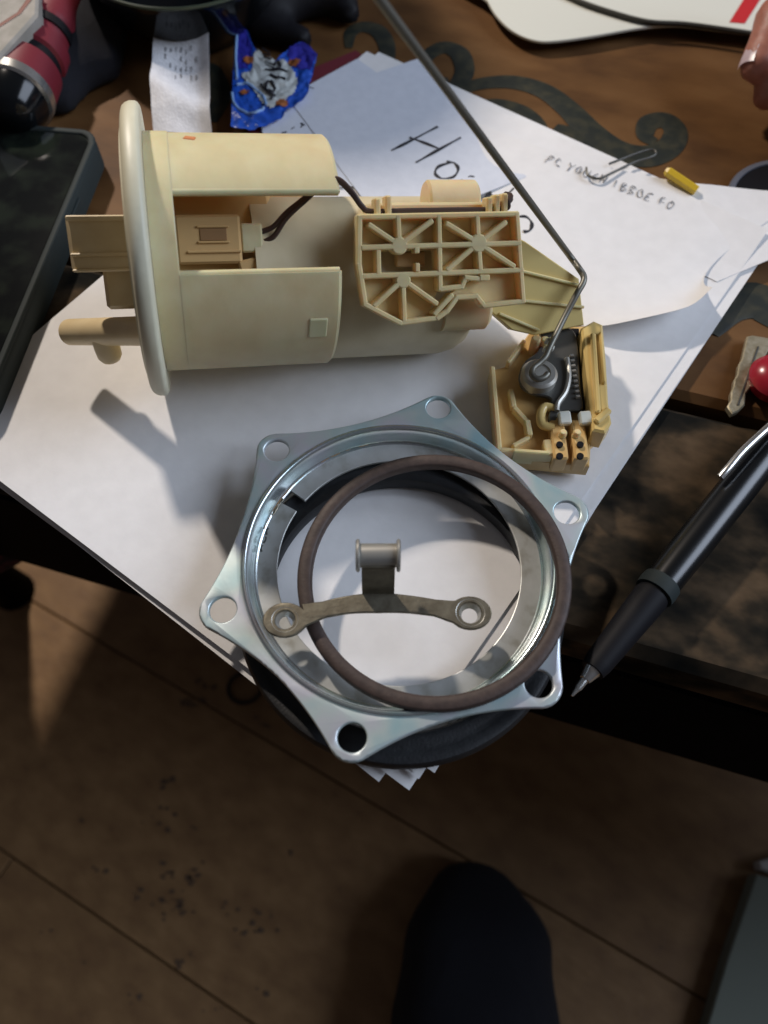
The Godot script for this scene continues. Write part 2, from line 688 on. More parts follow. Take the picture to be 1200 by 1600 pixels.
	M.brass = mottled([[0.2, lin(0.38, 0.33, 0.22)], [0.8, lin(0.50, 0.45, 0.33)]], 0.02, 3, Vector3(30, 30, 30), 0.4, 0.6, 0.004, 30)
	M.grey_board = plain(lin(0.24, 0.27, 0.23), 0.8)


func build_floor() -> void:
	# planks laid at a slant; joints run down to the right as in the photograph
	var root := Node3D.new()
	root.name = numbered("floor")
	add_child(root)
	root.set_meta("kind", "structure")
	var a := P(0, 1327, FLOOR_Y)
	var b := P(380, 1590, FLOOR_Y)
	var x := (b - a).normalized()
	var z := Vector3(-x.z, 0, x.x)
	root.transform = Transform3D(Basis(x, Vector3.UP, x.cross(Vector3.UP)), a)
	var other := root.transform.affine_inverse() * P(540, 1230, FLOOR_Y)
	var w := absf(other.z)
	var bed := MB.new()
	bed.box(Vector3(0, -0.012, 0), Vector3(6, 0.012, 6), Basis(), 0.0)
	put("subfloor", bed, M.gap, root)
	for row in range(-6, 7):
		var off := rng.randf_range(-0.5, 0.5)
		for k in range(-2, 2):
			var mb := MB.new()
			var ln := 1.1
			mb.box(Vector3(0, -0.003, 0), Vector3(ln - 0.0012, 0.006, w - 0.0012), Basis(), 0.0006)
			var o := put("plank", mb, M.floor_a if (row + k) % 2 == 0 else M.floor_b, root)
			o.position = Vector3(off + k * ln + (0.25 if row in [0, -1, 1] else 0.0), rng.randf_range(-0.0004, 0.0), (row + 0.5) * w * signf(other.z))
	var _unused := z


func build_table() -> void:
	var e0 := P(0, 742, TABLE_Y)
	var e1 := P(1200, 1080, TABLE_Y)
	var x := (e1 - e0).normalized()
	var root := thing("table", "dark wooden coffee table with mottled border rail and painted black scrollwork", "table", Transform3D(Basis(x, Vector3.UP, x.cross(Vector3.UP)), e0))
	var inv := root.transform.affine_inverse()
	var g := (inv * P(1100, 636, TABLE_Y)).z
	# local z runs towards the viewer; the top reaches from z = 0 back to -0.75
	var s0 := -0.236
	var s1 := 0.95
	var back := -0.78
	var mb := MB.new()
	mb.box(Vector3((s0 + s1) / 2, -0.012, g / 2 + 0.001), Vector3(s1 - s0, 0.024, absf(g) - 0.002), Basis(), 0.004)
	put("front_rail", mb, M.rail, root)
	mb = MB.new()
	mb.box(Vector3((s0 + s1) / 2 , -0.0135, (g + back) / 2 - 0.0025), Vector3(s1 - s0, 0.024, absf(back - g) - 0.003), Basis(), 0.003)
	put("top_panel", mb, M.field, root)
	mb = MB.new()
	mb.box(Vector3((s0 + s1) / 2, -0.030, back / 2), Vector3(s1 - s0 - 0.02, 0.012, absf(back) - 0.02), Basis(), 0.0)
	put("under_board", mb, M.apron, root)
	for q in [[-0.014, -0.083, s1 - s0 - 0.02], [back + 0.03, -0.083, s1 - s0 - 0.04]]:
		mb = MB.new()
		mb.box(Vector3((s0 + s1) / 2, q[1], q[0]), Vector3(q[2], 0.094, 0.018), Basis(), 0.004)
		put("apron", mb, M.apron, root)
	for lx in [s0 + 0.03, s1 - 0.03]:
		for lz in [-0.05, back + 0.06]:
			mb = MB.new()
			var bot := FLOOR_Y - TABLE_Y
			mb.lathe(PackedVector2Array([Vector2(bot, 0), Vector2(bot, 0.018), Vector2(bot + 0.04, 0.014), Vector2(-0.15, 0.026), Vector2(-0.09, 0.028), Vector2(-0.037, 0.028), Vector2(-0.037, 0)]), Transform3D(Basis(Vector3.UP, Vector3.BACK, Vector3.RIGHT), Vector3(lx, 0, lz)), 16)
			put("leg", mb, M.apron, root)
	# scrollwork painted on the panel, plus one blotch that paints in shade
	var th := TABLE_Y - 0.0012
	var curls := [
		[[[545, 75], [548, 52], [566, 42], [590, 48], [604, 70], [604, 100], [590, 118], [572, 112]], [0.4, 0.8, 1.0, 1.1, 1.0, 0.8, 0.6, 0.4], 0.009],
		[[[660, 105], [672, 84], [695, 74], [718, 84], [726, 110], [715, 132], [696, 138], [690, 122]], [0.5, 0.8, 1.0, 1.1, 1.0, 0.9, 0.7, 0.6], 0.010],
		[[[700, 150], [745, 132], [800, 128], [850, 142], [890, 172], [925, 208], [965, 236], [1010, 244], [1045, 230], [1056, 206], [1040, 188], [1014, 192], [1008, 212], [1024, 222]], [0.5, 0.8, 1.0, 1.1, 1.2, 1.4, 1.5, 1.4, 1.2, 1.1, 1.1, 1.0, 0.8, 0.5], 0.0105],
		[[[735, 170], [775, 166], [812, 178], [834, 200], [826, 222], [806, 226]], [0.7, 1.1, 1.3, 1.3, 1.1, 0.7], 0.0105],
		[[[866, 200], [890, 212], [912, 232], [940, 256]], [0.7, 1.2, 1.2, 0.6], 0.0105],
		[[[1110, 520], [1140, 480], [1180, 470], [1230, 490], [1260, 470]], [0.7, 1.6, 2.0, 2.0, 1.6], 0.0105],  # not scrollwork: dark blotch painted where the panel lies in shade
		[[[330, 190], [345, 150], [330, 110], [300, 100]], [0.6, 1.0, 1.0, 0.5], 0.010],
	]
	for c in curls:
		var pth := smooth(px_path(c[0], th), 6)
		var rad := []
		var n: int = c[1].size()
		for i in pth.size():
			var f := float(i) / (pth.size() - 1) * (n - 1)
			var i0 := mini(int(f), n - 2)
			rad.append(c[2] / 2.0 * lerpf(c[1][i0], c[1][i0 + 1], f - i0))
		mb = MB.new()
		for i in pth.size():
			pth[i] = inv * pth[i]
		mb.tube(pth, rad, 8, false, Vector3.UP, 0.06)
		put("painted_scroll_and_shade", mb, M.scroll_and_shade, root)


func sheet_mesh(w: float, d: float, nx: int, nz: int, height: Callable, thick := 0.00014) -> MB:
	var mb := MB.new()
	var v := []
	for j in nz + 1:
		var row := []
		for i in nx + 1:
			var x := w * i / nx
			var z := -d * j / nz
			row.append(Vector3(x, height.call(x, -z), z))
		v.append(row)
	var dn := Vector3(0, -thick, 0)
	for j in nz:
		for i in nx:
			mb.quad(v[j][i], v[j][i + 1], v[j + 1][i + 1], v[j + 1][i])
			mb.quad(v[j][i] + dn, v[j + 1][i] + dn, v[j + 1][i + 1] + dn, v[j][i + 1] + dn)
	for i in nx:
		mb.quad(v[0][i] + dn, v[0][i + 1] + dn, v[0][i + 1], v[0][i])
		mb.quad(v[nz][i], v[nz][i + 1], v[nz][i + 1] + dn, v[nz][i] + dn)
	for j in nz:
		mb.quad(v[j][0], v[j + 1][0], v[j + 1][0] + dn, v[j][0] + dn)
		mb.quad(v[j][nx] + dn, v[j + 1][nx] + dn, v[j + 1][nx], v[j][nx])
	return mb


func build_papers() -> void:
	# letter sheets; the near corner hangs over the front edge of the table
	var c0 := P(610, 1212, 0)
	var lu := (P(-110, 668, 0) - c0).normalized()
	# each sheet: corner as seen, turn in degrees, height
	var spec := [
		[640, 1232, 0.6, -0.0040, "lowest white sheet of the stack, its long corner point showing under the black gasket"],
		[680, 1205, 2.4, -0.0033, "white sheet of the stack whose corner shows farthest right under the gasket"],
		[592, 1220, -0.9, -0.0026, "white sheet of the stack with its corner leftmost under the gasket's rim"],
		[648, 1206, 0.2, -0.0013, "white sheet directly below the top sheet, its near corner hidden under the silvery ring"],
		[655, 1216, 1.3, -0.0019, "white sheet second from the top, its right edge showing beside the black pen"],
	]
	for s in spec:
		var sd: float = s[3] * 1000.0
		var hgt := func(x: float, z: float) -> float: return 0.00025 * sin(x * 21.0 + sd) * sin(z * 17.0 + sd * 2.0)
		var mb := sheet_mesh(0.216, 0.279, 10, 12, hgt)
		var o := put("paper_sheet", mb, M.paper)
		tag(o, s[4], "paper", "sheets of white paper stacked under the parts")
		var b := Basis(lu * -1.0, Vector3.UP, (lu * -1.0).cross(Vector3.UP)).rotated(Vector3.UP, deg_to_rad(s[2]))
		var cp := P(s[0], s[1], 0)
		o.transform = Transform3D(b, cp - b.x * 0.216 + Vector3(0, s[3], 0))
	# the top sheet, a little bowed along its far edge
	var top := thing("paper_sheet", "large white letter sheet on top of the stack, directly under the pump and the ring", "paper", Transform3D(Basis(lu * -1.0, Vector3.UP, (lu * -1.0).cross(Vector3.UP)), c0 + lu * 0.216), "")
	var bow := func(x: float, z: float) -> float:
		var far := maxf(0.0, (z - 0.235) / 0.044)
		var r := maxf(0.0, (x - 0.06) / 0.156)
		return -0.0004 + 0.0035 * far * far * r * (1.2 - 0.5 * r) + 0.0002 * sin(x * 31.0) * sin(z * 23.0)
	put("sheet", sheet_mesh(0.216, 0.279, 22, 28, bow), M.paper, top)
	var fill := MB.new()
	fill.extrude(poly([[1040, 297], [1150, 300], [1300, 306], [1262, 360], [1206, 404], [1120, 440], [1040, 400]], 0.0), [], -0.0002, 0.0, Transform3D(), 0.0)
	tag(put("paper_slip", fill, M.paper), "white slip at the right end of the stack, partly under the pencilled sheet", "paper")
	# a smaller sheet over it, its near corner curling up off the stack
	var ps := thing("pencilled_sheet", "white sheet with faint pencil writing, its near right corner curling up beside the float rod", "paper")
	var fl := [[738, 188], [820, 228], [930, 264], [1050, 290], [1140, 297], [1260, 302]]
	var nr := [[800, 430], [860, 490], [915, 522], [985, 523], [1062, 505], [1100, 474]]
	var far_c := smooth(px_path(fl, 0.0), 5)
	var near_c := smooth(px_path(nr, 0.0), 5)
	var cols := far_c.size()
	var rows := 26
	var surf := []
	for j in rows + 1:
		var t := float(j) / rows
		var row := []
		for i in cols:
			var u := float(i) / (cols - 1)
			var p := far_c[i].lerp(near_c[i], t)
			# the right edge bellies out towards the curled corner
			p += (P(1092, 452, 0) - P(1146, 440, 0)) * pow(maxf(0.0, u - 0.5) / 0.5, 2.0) * sin(pow(t, 1.3) * PI)
			p.y = lerpf(0.0009, 0.0002, smoothstep(0.6, 1.0, u)) + 0.0095 * pow(t, 6.0) * smoothstep(0.15, 0.75, u) + 0.0004 * sin(u * 9.0) * sin(t * 5.0) + 0.0018 * pow(1.0 - t, 5.0) * smoothstep(0.0, 0.3, u) * (1.0 - smoothstep(0.7, 0.95, u))
			row.append(p)
		surf.append(row)
	var pm := MB.new()
	var dn := Vector3(0, -0.00014, 0)
	for j in rows:
		for i in cols - 1:
			pm.quad(surf[j][i], surf[j + 1][i], surf[j + 1][i + 1], surf[j][i + 1])
			pm.quad(surf[j][i] + dn, surf[j][i + 1] + dn, surf[j + 1][i + 1] + dn, surf[j + 1][i] + dn)
	for i in cols - 1:
		pm.quad(surf[rows][i], surf[rows][i] + dn, surf[rows][i + 1] + dn, surf[rows][i + 1])
		pm.quad(surf[0][i] + dn, surf[0][i], surf[0][i + 1], surf[0][i + 1] + dn)
	for j in rows:
		pm.quad(surf[j][cols - 1], surf[j + 1][cols - 1], surf[j + 1][cols - 1] + dn, surf[j][cols - 1] + dn)
	put("sheet", pm, M.paper, ps, 60)
	# pencilled letters
	var base0 := P(852, 257, 0.001)
	var base1 := P(1052, 330, 0.001)
	var d := (base1 - base0).normalized()
	var n := Vector3(d.z, 0, -d.x)
	var glyph := {
		"P": [[[0, 0], [0.05, 1]], [[0.05, 1], [0.5, 0.95], [0.55, 0.65], [0.05, 0.5]]],
		"C": [[[0.6, 0.9], [0.25, 0.95], [0.0, 0.5], [0.2, 0.05], [0.65, 0.1]]],
		"Y": [[[0, 1], [0.3, 0.5], [0.6, 1]], [[0.3, 0.5], [0.25, 0]]],
		"O": [[[0.3, 1], [0.0, 0.6], [0.15, 0.05], [0.55, 0.3], [0.5, 0.85], [0.3, 1]]],
		"U": [[[0, 1], [0.05, 0.2], [0.3, 0.0], [0.55, 0.3], [0.6, 1]]],
		"6": [[[0.5, 1], [0.1, 0.6], [0.05, 0.2], [0.3, 0], [0.55, 0.25], [0.3, 0.5], [0.08, 0.3]]],
		"4": [[[0.45, 0], [0.4, 1], [0.0, 0.4], [0.65, 0.45]]],
		"1": [[[0.2, 0], [0.25, 1]]],
		"B": [[[0, 0], [0.05, 1], [0.5, 0.85], [0.1, 0.5], [0.6, 0.3], [0, 0]]],
		"0": [[[0.3, 1], [0.0, 0.6], [0.15, 0.05], [0.55, 0.3], [0.5, 0.85], [0.3, 1]]],
		"E": [[[0.55, 1], [0.05, 0.95], [0.02, 0.5], [0.0, 0.05], [0.55, 0.0]], [[0.02, 0.5], [0.4, 0.52]]],
		"F": [[[0.55, 1], [0.05, 0.95], [0.0, 0.0]], [[0.02, 0.5], [0.45, 0.55]]],
		"H": [[[0, 0], [0.05, 1]], [[0.5, 0], [0.6, 1]], [[0, 0.5], [0.6, 0.5]]],
	}
	var ink := MB.new()
	var pen := 0.0
	for ch in "PC YOU6H 1BB0E F0":
		if ch == " ":
			pen += 0.0024
			continue
		for s in glyph[ch]:
			var pts := PackedVector3Array()
			for q in s:
				var w: Vector3 = base0 + d * (pen + q[0] * 0.0036 + rng.randf_range(-0.0004, 0.0004)) + n * (q[1] * 0.0044 + rng.randf_range(-0.0005, 0.0005))
				# lie on the nearest place of the sheet
				var best := INF
				var hy := 0.001
				for row in surf.slice(0, 12):
					for v in row:
						var dd := Vector2(v.x - w.x, v.z - w.z).length_squared()
						if dd < best:
							best = dd
							hy = v.y
				w.y = hy + 0.0004
				pts.append(w)
			stroke(ink, smooth(pts, 4), 0.0005)
		pen += 0.0039
	put("pencil_writing", ink, M.pencil_ink, ps)

	# the small note with the big handwriting
	var a := P(455, 160, 0.0008)
	var b := P(655, 91, 0.0008)
	var nx := (b - a).normalized()
	var nt := Transform3D(Basis(nx, Vector3.UP, nx.cross(Vector3.UP)), a)
	var note := thing("handwritten_note", "small note tinted bluish to paint in shade, with big black handwriting behind the pump", "note", nt)
	var wide := (b - a).length()
	var flat := func(x: float, z: float) -> float: return 0.0008 * pow(clampf(1.0 - (z + 0.098) / 0.03, 0.0, 1.0), 2.0) + 0.0002 * sin(x * 40.0)
	var nm := sheet_mesh(wide, 0.098, 10, 14, func(x: float, z: float) -> float: return flat.call(x, -z))
	# the sheet grows away from its corner; turn it so that it grows towards the viewer
	for i in nm.t.size():
		nm.t[i].z = -nm.t[i].z
	var flip := MB.new()
	for i in range(0, nm.t.size(), 3):
		flip.tri(nm.t[i], nm.t[i + 2], nm.t[i + 1])
	put("sheet", flip, M.note, note)
	var ni := nt.affine_inverse()
	var hw := MB.new()
	var strokes := [
		[[612, 234], [640, 220], [684, 197]],
		[[650, 253], [682, 235], [720, 214]],
		[[640, 214], [660, 221], [685, 231]],
		[[706, 253], [686, 259], [680, 270], [690, 278], [708, 276], [716, 264], [710, 254], [698, 252]],
		[[712, 288], [722, 281], [736, 275], [746, 280], [747, 287], [740, 292]],
		[[757, 307], [765, 303], [772, 308], [771, 317]],
		[[806, 291], [790, 306], [774, 322]],
		[[808, 338], [822, 338], [831, 348], [828, 359], [818, 361]],
	]
	for s in strokes:
		var pts := PackedVector3Array()
		for q in s:
			var w := ni * P(q[0], q[1], 0.0014)
			w.y = 0.00035
			pts.append(w)
		stroke(hw, smooth(pts, 6), 0.0016, 0.00018)
	put("handwriting", hw, M.ink, note)

	# the slip under it and the maroon card
	var slip := MB.new()
	slip.extrude(poly([[405, 175], [558, 92], [640, 150], [560, 290], [425, 300]], 0.0004), [], 0.0002, 0.0005, Transform3D(), 0.0)
	var sl := thing("paper_slip", "pale paper slip tinted bluish to paint in shade, half under the handwritten note, beside the candy wrapper", "paper")
	put("sheet", slip, M.note, sl)
	var dots := MB.new()
	for q in [[[455, 202], [460, 198]], [[470, 192], [476, 196]], [[474, 194], [470, 199]], [[440, 208], [448, 206]], [[484, 136], [490, 138]]]:
		stroke(dots, px_path(q, 0.0006), 0.0009)
	put("pencil_marks", dots, M.ink, sl).set_meta("kind", "stuff")
	var card := MB.new()
	card.extrude(poly([[380, 150], [556, 78], [600, 108], [590, 160], [430, 240], [388, 215]], -0.001), [], -0.004, -0.0010, Transform3D(), 0.0002)
	tag(put("maroon_card", card, M.maroon), "dark maroon card whose edge shows behind the paper slip", "card")


func build_pump() -> void:
	var root := thing("fuel_pump_module", "cream plastic fuel pump module lying on its side on the white papers", "fuel pump", pump_frame)
	var id := Transform3D()
	var mb := MB.new()
	# flange
	mb.lathe(PackedVector2Array([Vector2(-0.008, 0), Vector2(-0.008, 0.0450), Vector2(-0.0075, 0.0462), Vector2(-0.0065, 0.0470), Vector2(-0.0052, 0.0475), Vector2(-0.0036, 0.0475), Vector2(-0.0028, 0.0471), Vector2(-0.0022, 0.0462), Vector2(-0.0022, 0)]), id, 96)
	var flange := put("flange", mb, M.pale, root, 30)
	mb = MB.new()
	mb.lathe(PackedVector2Array([Vector2(-0.0088, 0.0385), Vector2(-0.0088, 0.0405), Vector2(-0.0078, 0.0410), Vector2(-0.0078, 0.0380)]), id, 64, 0, TAU, true)
	put("rim_lip", mb, M.pale, flange)
	# sleeve: base collar, then the cut-open cylinder
	var ro := 0.0385
	var ri := 0.0363
	mb = MB.new()
	mb.lathe(PackedVector2Array([Vector2(-0.0021, ri), Vector2(-0.0021, ro + 0.0004), Vector2(0.0052, ro + 0.0004), Vector2(0.0056, ro + 0.0001), Vector2(0.0056, ri)]), id, 96, 0, TAU, true)
	var sleeve := put("sleeve", mb, M.cream, root)
	var hi := deg_to_rad(29.0)
	var lo := deg_to_rad(-8.5)
	mb = MB.new()
	mb.lathe(PackedVector2Array([Vector2(0.0054, ri), Vector2(0.0054, ro), Vector2(0.0558, ro), Vector2(0.0568, ro - 0.0008), Vector2(0.0568, ri)]), id, 56, hi, hi + deg_to_rad(150), true)
	put("upper_shell", mb, M.cream, sleeve)
	mb = MB.new()
	mb.lathe(PackedVector2Array([Vector2(0.0054, ri), Vector2(0.0054, ro + 0.0004), Vector2(0.0546, ro + 0.0004), Vector2(0.0556, ro - 0.0004), Vector2(0.0556, ri)]), id, 56, lo - deg_to_rad(160), lo, true)
	put("lower_shell", mb, M.cream, sleeve)
	# the beads along the cut edges, and the snap notch
	for q in [[hi, 0.0562], [lo, 0.0550]]:
		mb = MB.new()
		var an: float = q[0]
		mb.tube(PackedVector3Array([Vector3(0.0056, sin(an) * 0.0374, cos(an) * 0.0374), Vector3(q[1], sin(an) * 0.0374, cos(an) * 0.0374)]), 0.0012, 10)
		put("edge_bead", mb, M.cream, sleeve)
	mb = MB.new()
	var cl := L(488, 512, 0.0315)
	cl.z = 0.0322
	var ca := asin(clampf(-cl.y / 0.0386, -1.0, 1.0))
	mb.box(Vector3(cl.x + 0.002, -sin(ca) * 0.0387, cos(ca) * 0.0387), Vector3(0.0062, 0.0080, 0.0012), Basis(Vector3.RIGHT, ca), 0.0004)
	put("snap_clip", mb, M.cream, sleeve)
	mb = MB.new()
	mb.bar(Vector3(0.0105, ro * sin(1.16), ro * cos(1.16)), Vector3(0.0140, ro * sin(1.13), ro * cos(1.13)), 0.0024, 0.0006, Vector3(0, sin(1.14), cos(1.14)))
	put("orange_mark", mb, plain(lin(0.62, 0.22, 0.08), 0.6), sleeve)
	# outer plug socket behind the flange, with its ridges
	var plug := MB.new()
	plug.box(Vector3(-0.0180, 0.0040, 0.006), Vector3(0.0206, 0.0172, 0.017), Basis(), 0.0012)
	var pl := put("plug_socket", plug, M.cream_solid, root)
	for q in [[0.0118, 0.0018], [0.0008, 0.0012], [-0.0040, 0.0010]]:
		mb = MB.new()
		mb.box(Vector3(-0.0180, q[0], 0.0149), Vector3(0.0200, q[1], 0.0014), Basis(), 0.0004)
		put("ridge", mb, M.cream_solid, pl)
	mb = MB.new()
	mb.box(Vector3(-0.0132, -0.0100, 0.004), Vector3(0.0125, 0.0135, 0.012), Basis(), 0.0012)
	put("valve_housing", mb, M.cream_solid, root)
	# hose tube and its lower barb
	mb = MB.new()
	# it slants: the free end lies deeper than the root at the flange
	var ta := L(108, 519, -0.024)
	var tb := L(238, 517, 0.014)
	var tv := (tb - ta).normalized()
	var tn := tv.cross(Vector3.UP).normalized()
	var tlen := (tb - ta).length()
	mb.lathe(PackedVector2Array([Vector2(0.0, 0.0028), Vector2(0, 0.0042), Vector2(0.0008, 0.0048), Vector2(tlen, 0.0050), Vector2(tlen, 0.0028), Vector2(0.0, 0.0028)]), Transform3D(Basis(tv, tn.cross(tv), tn), ta), 32)
	put("outlet_tube", mb, M.cream_solid, root)
	mb = MB.new()
	var na := ta.lerp(tb, 0.42)
	var wd := (L(178, 566, na.z - 0.004) - L(166, 530, na.z)).normalized()
	var nl := (L(178, 566, na.z - 0.004) - na).length()
	mb.tube(PackedVector3Array([na, na + wd * nl * 0.55, na + wd * nl * 0.80, na + wd * nl * 0.94, na + wd * nl]), [0.0046, 0.0046, 0.0044, 0.0034, 0.0018], 20)
	put("hose_barb", mb, M.cream_solid, root)
	# what shows in the window: inner core, inner plug, terminal, wires
	mb = MB.new()
	mb.lathe(PackedVector2Array([Vector2(0.001, 0), Vector2(0.001, 0.026), Vector2(0.036, 0.026), Vector2(0.038, 0.024), Vector2(0.038, 0)]), Transform3D(Basis(), Vector3(0, -0.003, -0.009)), 40)
	put("inner_core", mb, M.tan, root)
	var ic := MB.new()
	ic.box(Vector3(0.0155, 0.0047, 0.0185), Vector3(0.0205, 0.0150, 0.008), Basis(), 0.0008)
	var icn := put("inner_plug", ic, M.tan, root)
	mb = MB.new()
	mb.box(Vector3(0.0170, 0.0062, 0.0226), Vector3(0.0085, 0.0038, 0.0006), Basis(), 0.0002)
	put("slot", mb, M.brown_in, icn)
	for q in [[0.0170, 0.0086, 0.0100, 0.0007], [0.0170, 0.0039, 0.0100, 0.0007], [0.0170, 0.0010, 0.0170, 0.0008]]:
		mb = MB.new()
		mb.box(Vector3(q[0], q[1], 0.0228), Vector3(q[2], q[3], 0.0010), Basis(), 0.0002)
		put("slot_rim", mb, M.tan, icn)
	mb = MB.new()
	mb.box(Vector3(0.0292, 0.0050, 0.0190), Vector3(0.0070, 0.0090, 0.006), Basis(), 0.0006)
	put("terminal_block", mb, M.cream, root)
	for q in [[0.0275, -0.0035, 0.006, 0.004], [0.0345, -0.0042, 0.005, 0.005], [0.0400, -0.0030, 0.004, 0.004]]:
		mb = MB.new()
		mb.box(Vector3(q[0], q[1], 0.0200), Vector3(q[2], q[3], 0.005), Basis(Vector3.BACK, 0.2), 0.0006)
		put("terminal", mb, M.tan, root)
	for k in 2:
		mb = MB.new()
		var w0 := L(408, 362 + k * 16, 0.020)
		mb.tube(smooth(PackedVector3Array([w0, w0 + Vector3(0.004, 0.0015, 0.001), L(448, 332 + k * 8, 0.023), L(478, 308 + k * 4, 0.026), L(505, 285 + k * 3, 0.0285), L(528, 280 + k * 3, 0.031), L(550, 300 + k * 3, 0.033), L(566, 322 + k * 2, 0.0335), L(580, 330, 0.0335), L(640, 330 - k, 0.0335), L(700, 329 - k, 0.0335), L(785, 327 - k, 0.0335), L(794, 316, 0.034), L(798, 306 + k * 5, 0.031), L(790, 303 + k * 6, 0.026)]), 8), 0.00085, 8)
		put("wire", mb, M.wire, root)
	# motor body
	mb = MB.new()
	mb.lathe(PackedVector2Array([Vector2(0.030, 0), Vector2(0.030, 0.0285), Vector2(0.0985, 0.0285), Vector2(0.1040, 0.0272), Vector2(0.1075, 0.0250), Vector2(0.1090, 0.0220), Vector2(0.1095, 0.0150), Vector2(0.1160, 0.0140), Vector2(0.1170, 0.0125), Vector2(0.1170, 0)]), Transform3D(Basis(), Vector3(0, -0.0095, -0.004)), 64)
	var motor := put("motor_body", mb, M.motor, root)
	mb = MB.new()
	var lug := L(738, 482, 0.018)
	mb.lathe(PackedVector2Array([Vector2(-0.012, 0), Vector2(-0.012, 0.0075), Vector2(0.004, 0.0075), Vector2(0.0055, 0.0060), Vector2(0.0055, 0)]), Transform3D(Basis(), lug), 28)
	put("inlet_port", mb, M.cream, motor)
	# ribbed bracket panel
	var zt := 0.0372
	var zb := 0.0322
	var flat := func(pts: Array, z: float) -> PackedVector2Array:
		var out := PackedVector2Array()
		for q in pts:
			var v := L(q[0], q[1], z)
			out.append(Vector2(v.x, -v.y))
		return out
	# plan drawn in x, -y; extrude raises it along +z
	var face := Transform3D(Basis(Vector3(1, 0, 0), Vector3(0, 0, 1), Vector3(0, -1, 0)), Vector3.ZERO)
	var edge := [[562, 339], [808, 334], [812, 390], [818, 471], [757, 478], [745, 463], [714, 465], [699, 486], [684, 497], [657, 505], [626, 505], [571, 476], [561, 413]]
	var web := MB.new()
	web.extrude(flat.call(edge, zt), [flat.call([[598, 393], [683, 391], [684, 424], [599, 426]], zt), flat.call([[692, 452], [722, 448], [728, 434], [750, 436], [706, 462], [686, 486], [680, 482]], zt)], zb - 0.0016, zb, face, 0.0001)
	var panel := put("bracket_panel", web, M.panel, root)
	var ribs := [
		[562, 339, 808, 334], [808, 334, 812, 390], [812, 390, 818, 471], [818, 471, 757, 478], [757, 478, 745, 463], [745, 463, 714, 465], [714, 465, 699, 486], [699, 486, 684, 497], [684, 497, 626, 505],
		[626, 505, 571, 476], [571, 476, 561, 413], [561, 413, 562, 339],
		[567, 387, 812, 380], [569, 432, 816, 422], [686, 337, 688, 452], [591, 388, 592, 430],
		[624, 383, 578, 352], [624, 383, 622, 338], [624, 383, 674, 346],
		[748, 380, 699, 350], [748, 380, 746, 337], [748, 380, 790, 348], [748, 380, 700, 421], [748, 380, 751, 423], [748, 380, 803, 416],
		[630, 437, 586, 477], [630, 437, 632, 500], [630, 437, 682, 474],
		[690, 452, 722, 448], [722, 448, 728, 434], [728, 434, 752, 436], [680, 490, 706, 462],
	]
	for r in ribs:
		mb = MB.new()
		var a := L(r[0], r[1], zt)
		var b := L(r[2], r[3], zt)
		var dd := (b - a).normalized() * 0.0007
		a = a - dd
		b = b + dd
		a.z = (zt + zb) / 2
		b.z = a.z
		var lift := rng.randf_range(-0.00012, 0.00012)
		mb.bar(a + Vector3(0, 0, lift), b + Vector3(0, 0, lift), 0.00175, zt - zb + 0.0004, Vector3.BACK, 0.0004)
		put("rib", mb, M.panel, panel)
	for q in [[624, 384, 0.0028], [748, 380, 0.0030], [630, 438, 0.0026]]:
		mb = MB.new()
		var c := L(q[0], q[1], zt)
		mb.lathe(PackedVector2Array([Vector2(0, 0), Vector2(0, q[2]), Vector2(0.0048, q[2]), Vector2(0.0053, q[2] - 0.0005), Vector2(0.0053, 0)]), Transform3D(Basis(Vector3.BACK, Vector3.UP, Vector3.LEFT), Vector3(c.x, c.y, zb)), 20)
		put("boss", mb, M.panel, panel)
	for q in [[651, 391, 9, 10], [652, 418, 8, 14], [757, 434, 18, 10]]:
		mb = MB.new()
		var c := L(q[0], q[1], zt)
		mb.box(Vector3(c.x, c.y, zt - 0.0015), Vector3(q[2] * 0.0002, q[3] * 0.0002, 0.004), Basis(), 0.0003)
		put("nub", mb, M.panel, panel)
	mb = MB.new()
	mb.box(L(640, 405, 0.027), Vector3(0.010, 0.005, 0.003), Basis(), 0.0005)
	put("slot_block", mb, M.tan, panel)
	# side webs that carry the panel on the motor
	mb = MB.new()
	var t0 := L(566, 342, zb)
	mb.box(Vector3(t0.x + 0.0275, t0.y - 0.0015, 0.020), Vector3(0.054, 0.0016, 0.022), Basis(), 0.0004)
	put("top_web", mb, M.panel, panel)
	# shelf on top, hump and posts
	var shelf := MB.new()
	var s0 := L(578, 322, 0.026)
	var s1 := L(786, 300, 0.026)
	shelf.box(Vector3((s0.x + s1.x) / 2, s0.y - 0.0012, 0.020), Vector3(s1.x - s0.x, 0.0042, 0.019), Basis(), 0.0009)
	var sh := put("shelf", shelf, M.cream, root)
	mb = MB.new()
	var hc := L(706, 312, 0.020)
	mb.lathe(PackedVector2Array([Vector2(-0.009, 0), Vector2(-0.009, 0.0062), Vector2(-0.0082, 0.0070), Vector2(0.0082, 0.0070), Vector2(0.009, 0.0062), Vector2(0.009, 0)]), Transform3D(Basis(), Vector3(hc.x, hc.y - 0.0005, 0.018)), 28)
	put("hump", mb, M.cream, sh)
	for q in [[588, 324], [605, 320], [762, 322], [774, 318], [786, 316]]:
		mb = MB.new()
		var c := L(q[0], q[1], 0.0335)
		mb.box(Vector3(c.x, c.y - 0.0004, 0.0330), Vector3(0.0020, 0.0062, 0.0052), Basis(), 0.0005)
		put("wire_post", mb, M.panel, sh)
	# the yellow mounting plate to the right
	mb = MB.new()
	mb.extrude(flat.call([[770, 350], [822, 378], [905, 436], [913, 508], [836, 524], [800, 516], [766, 486]], 0.016), [], 0.012, 0.016, face, 0.0004)
	var plate := put("mounting_plate", mb, M.plate, root)
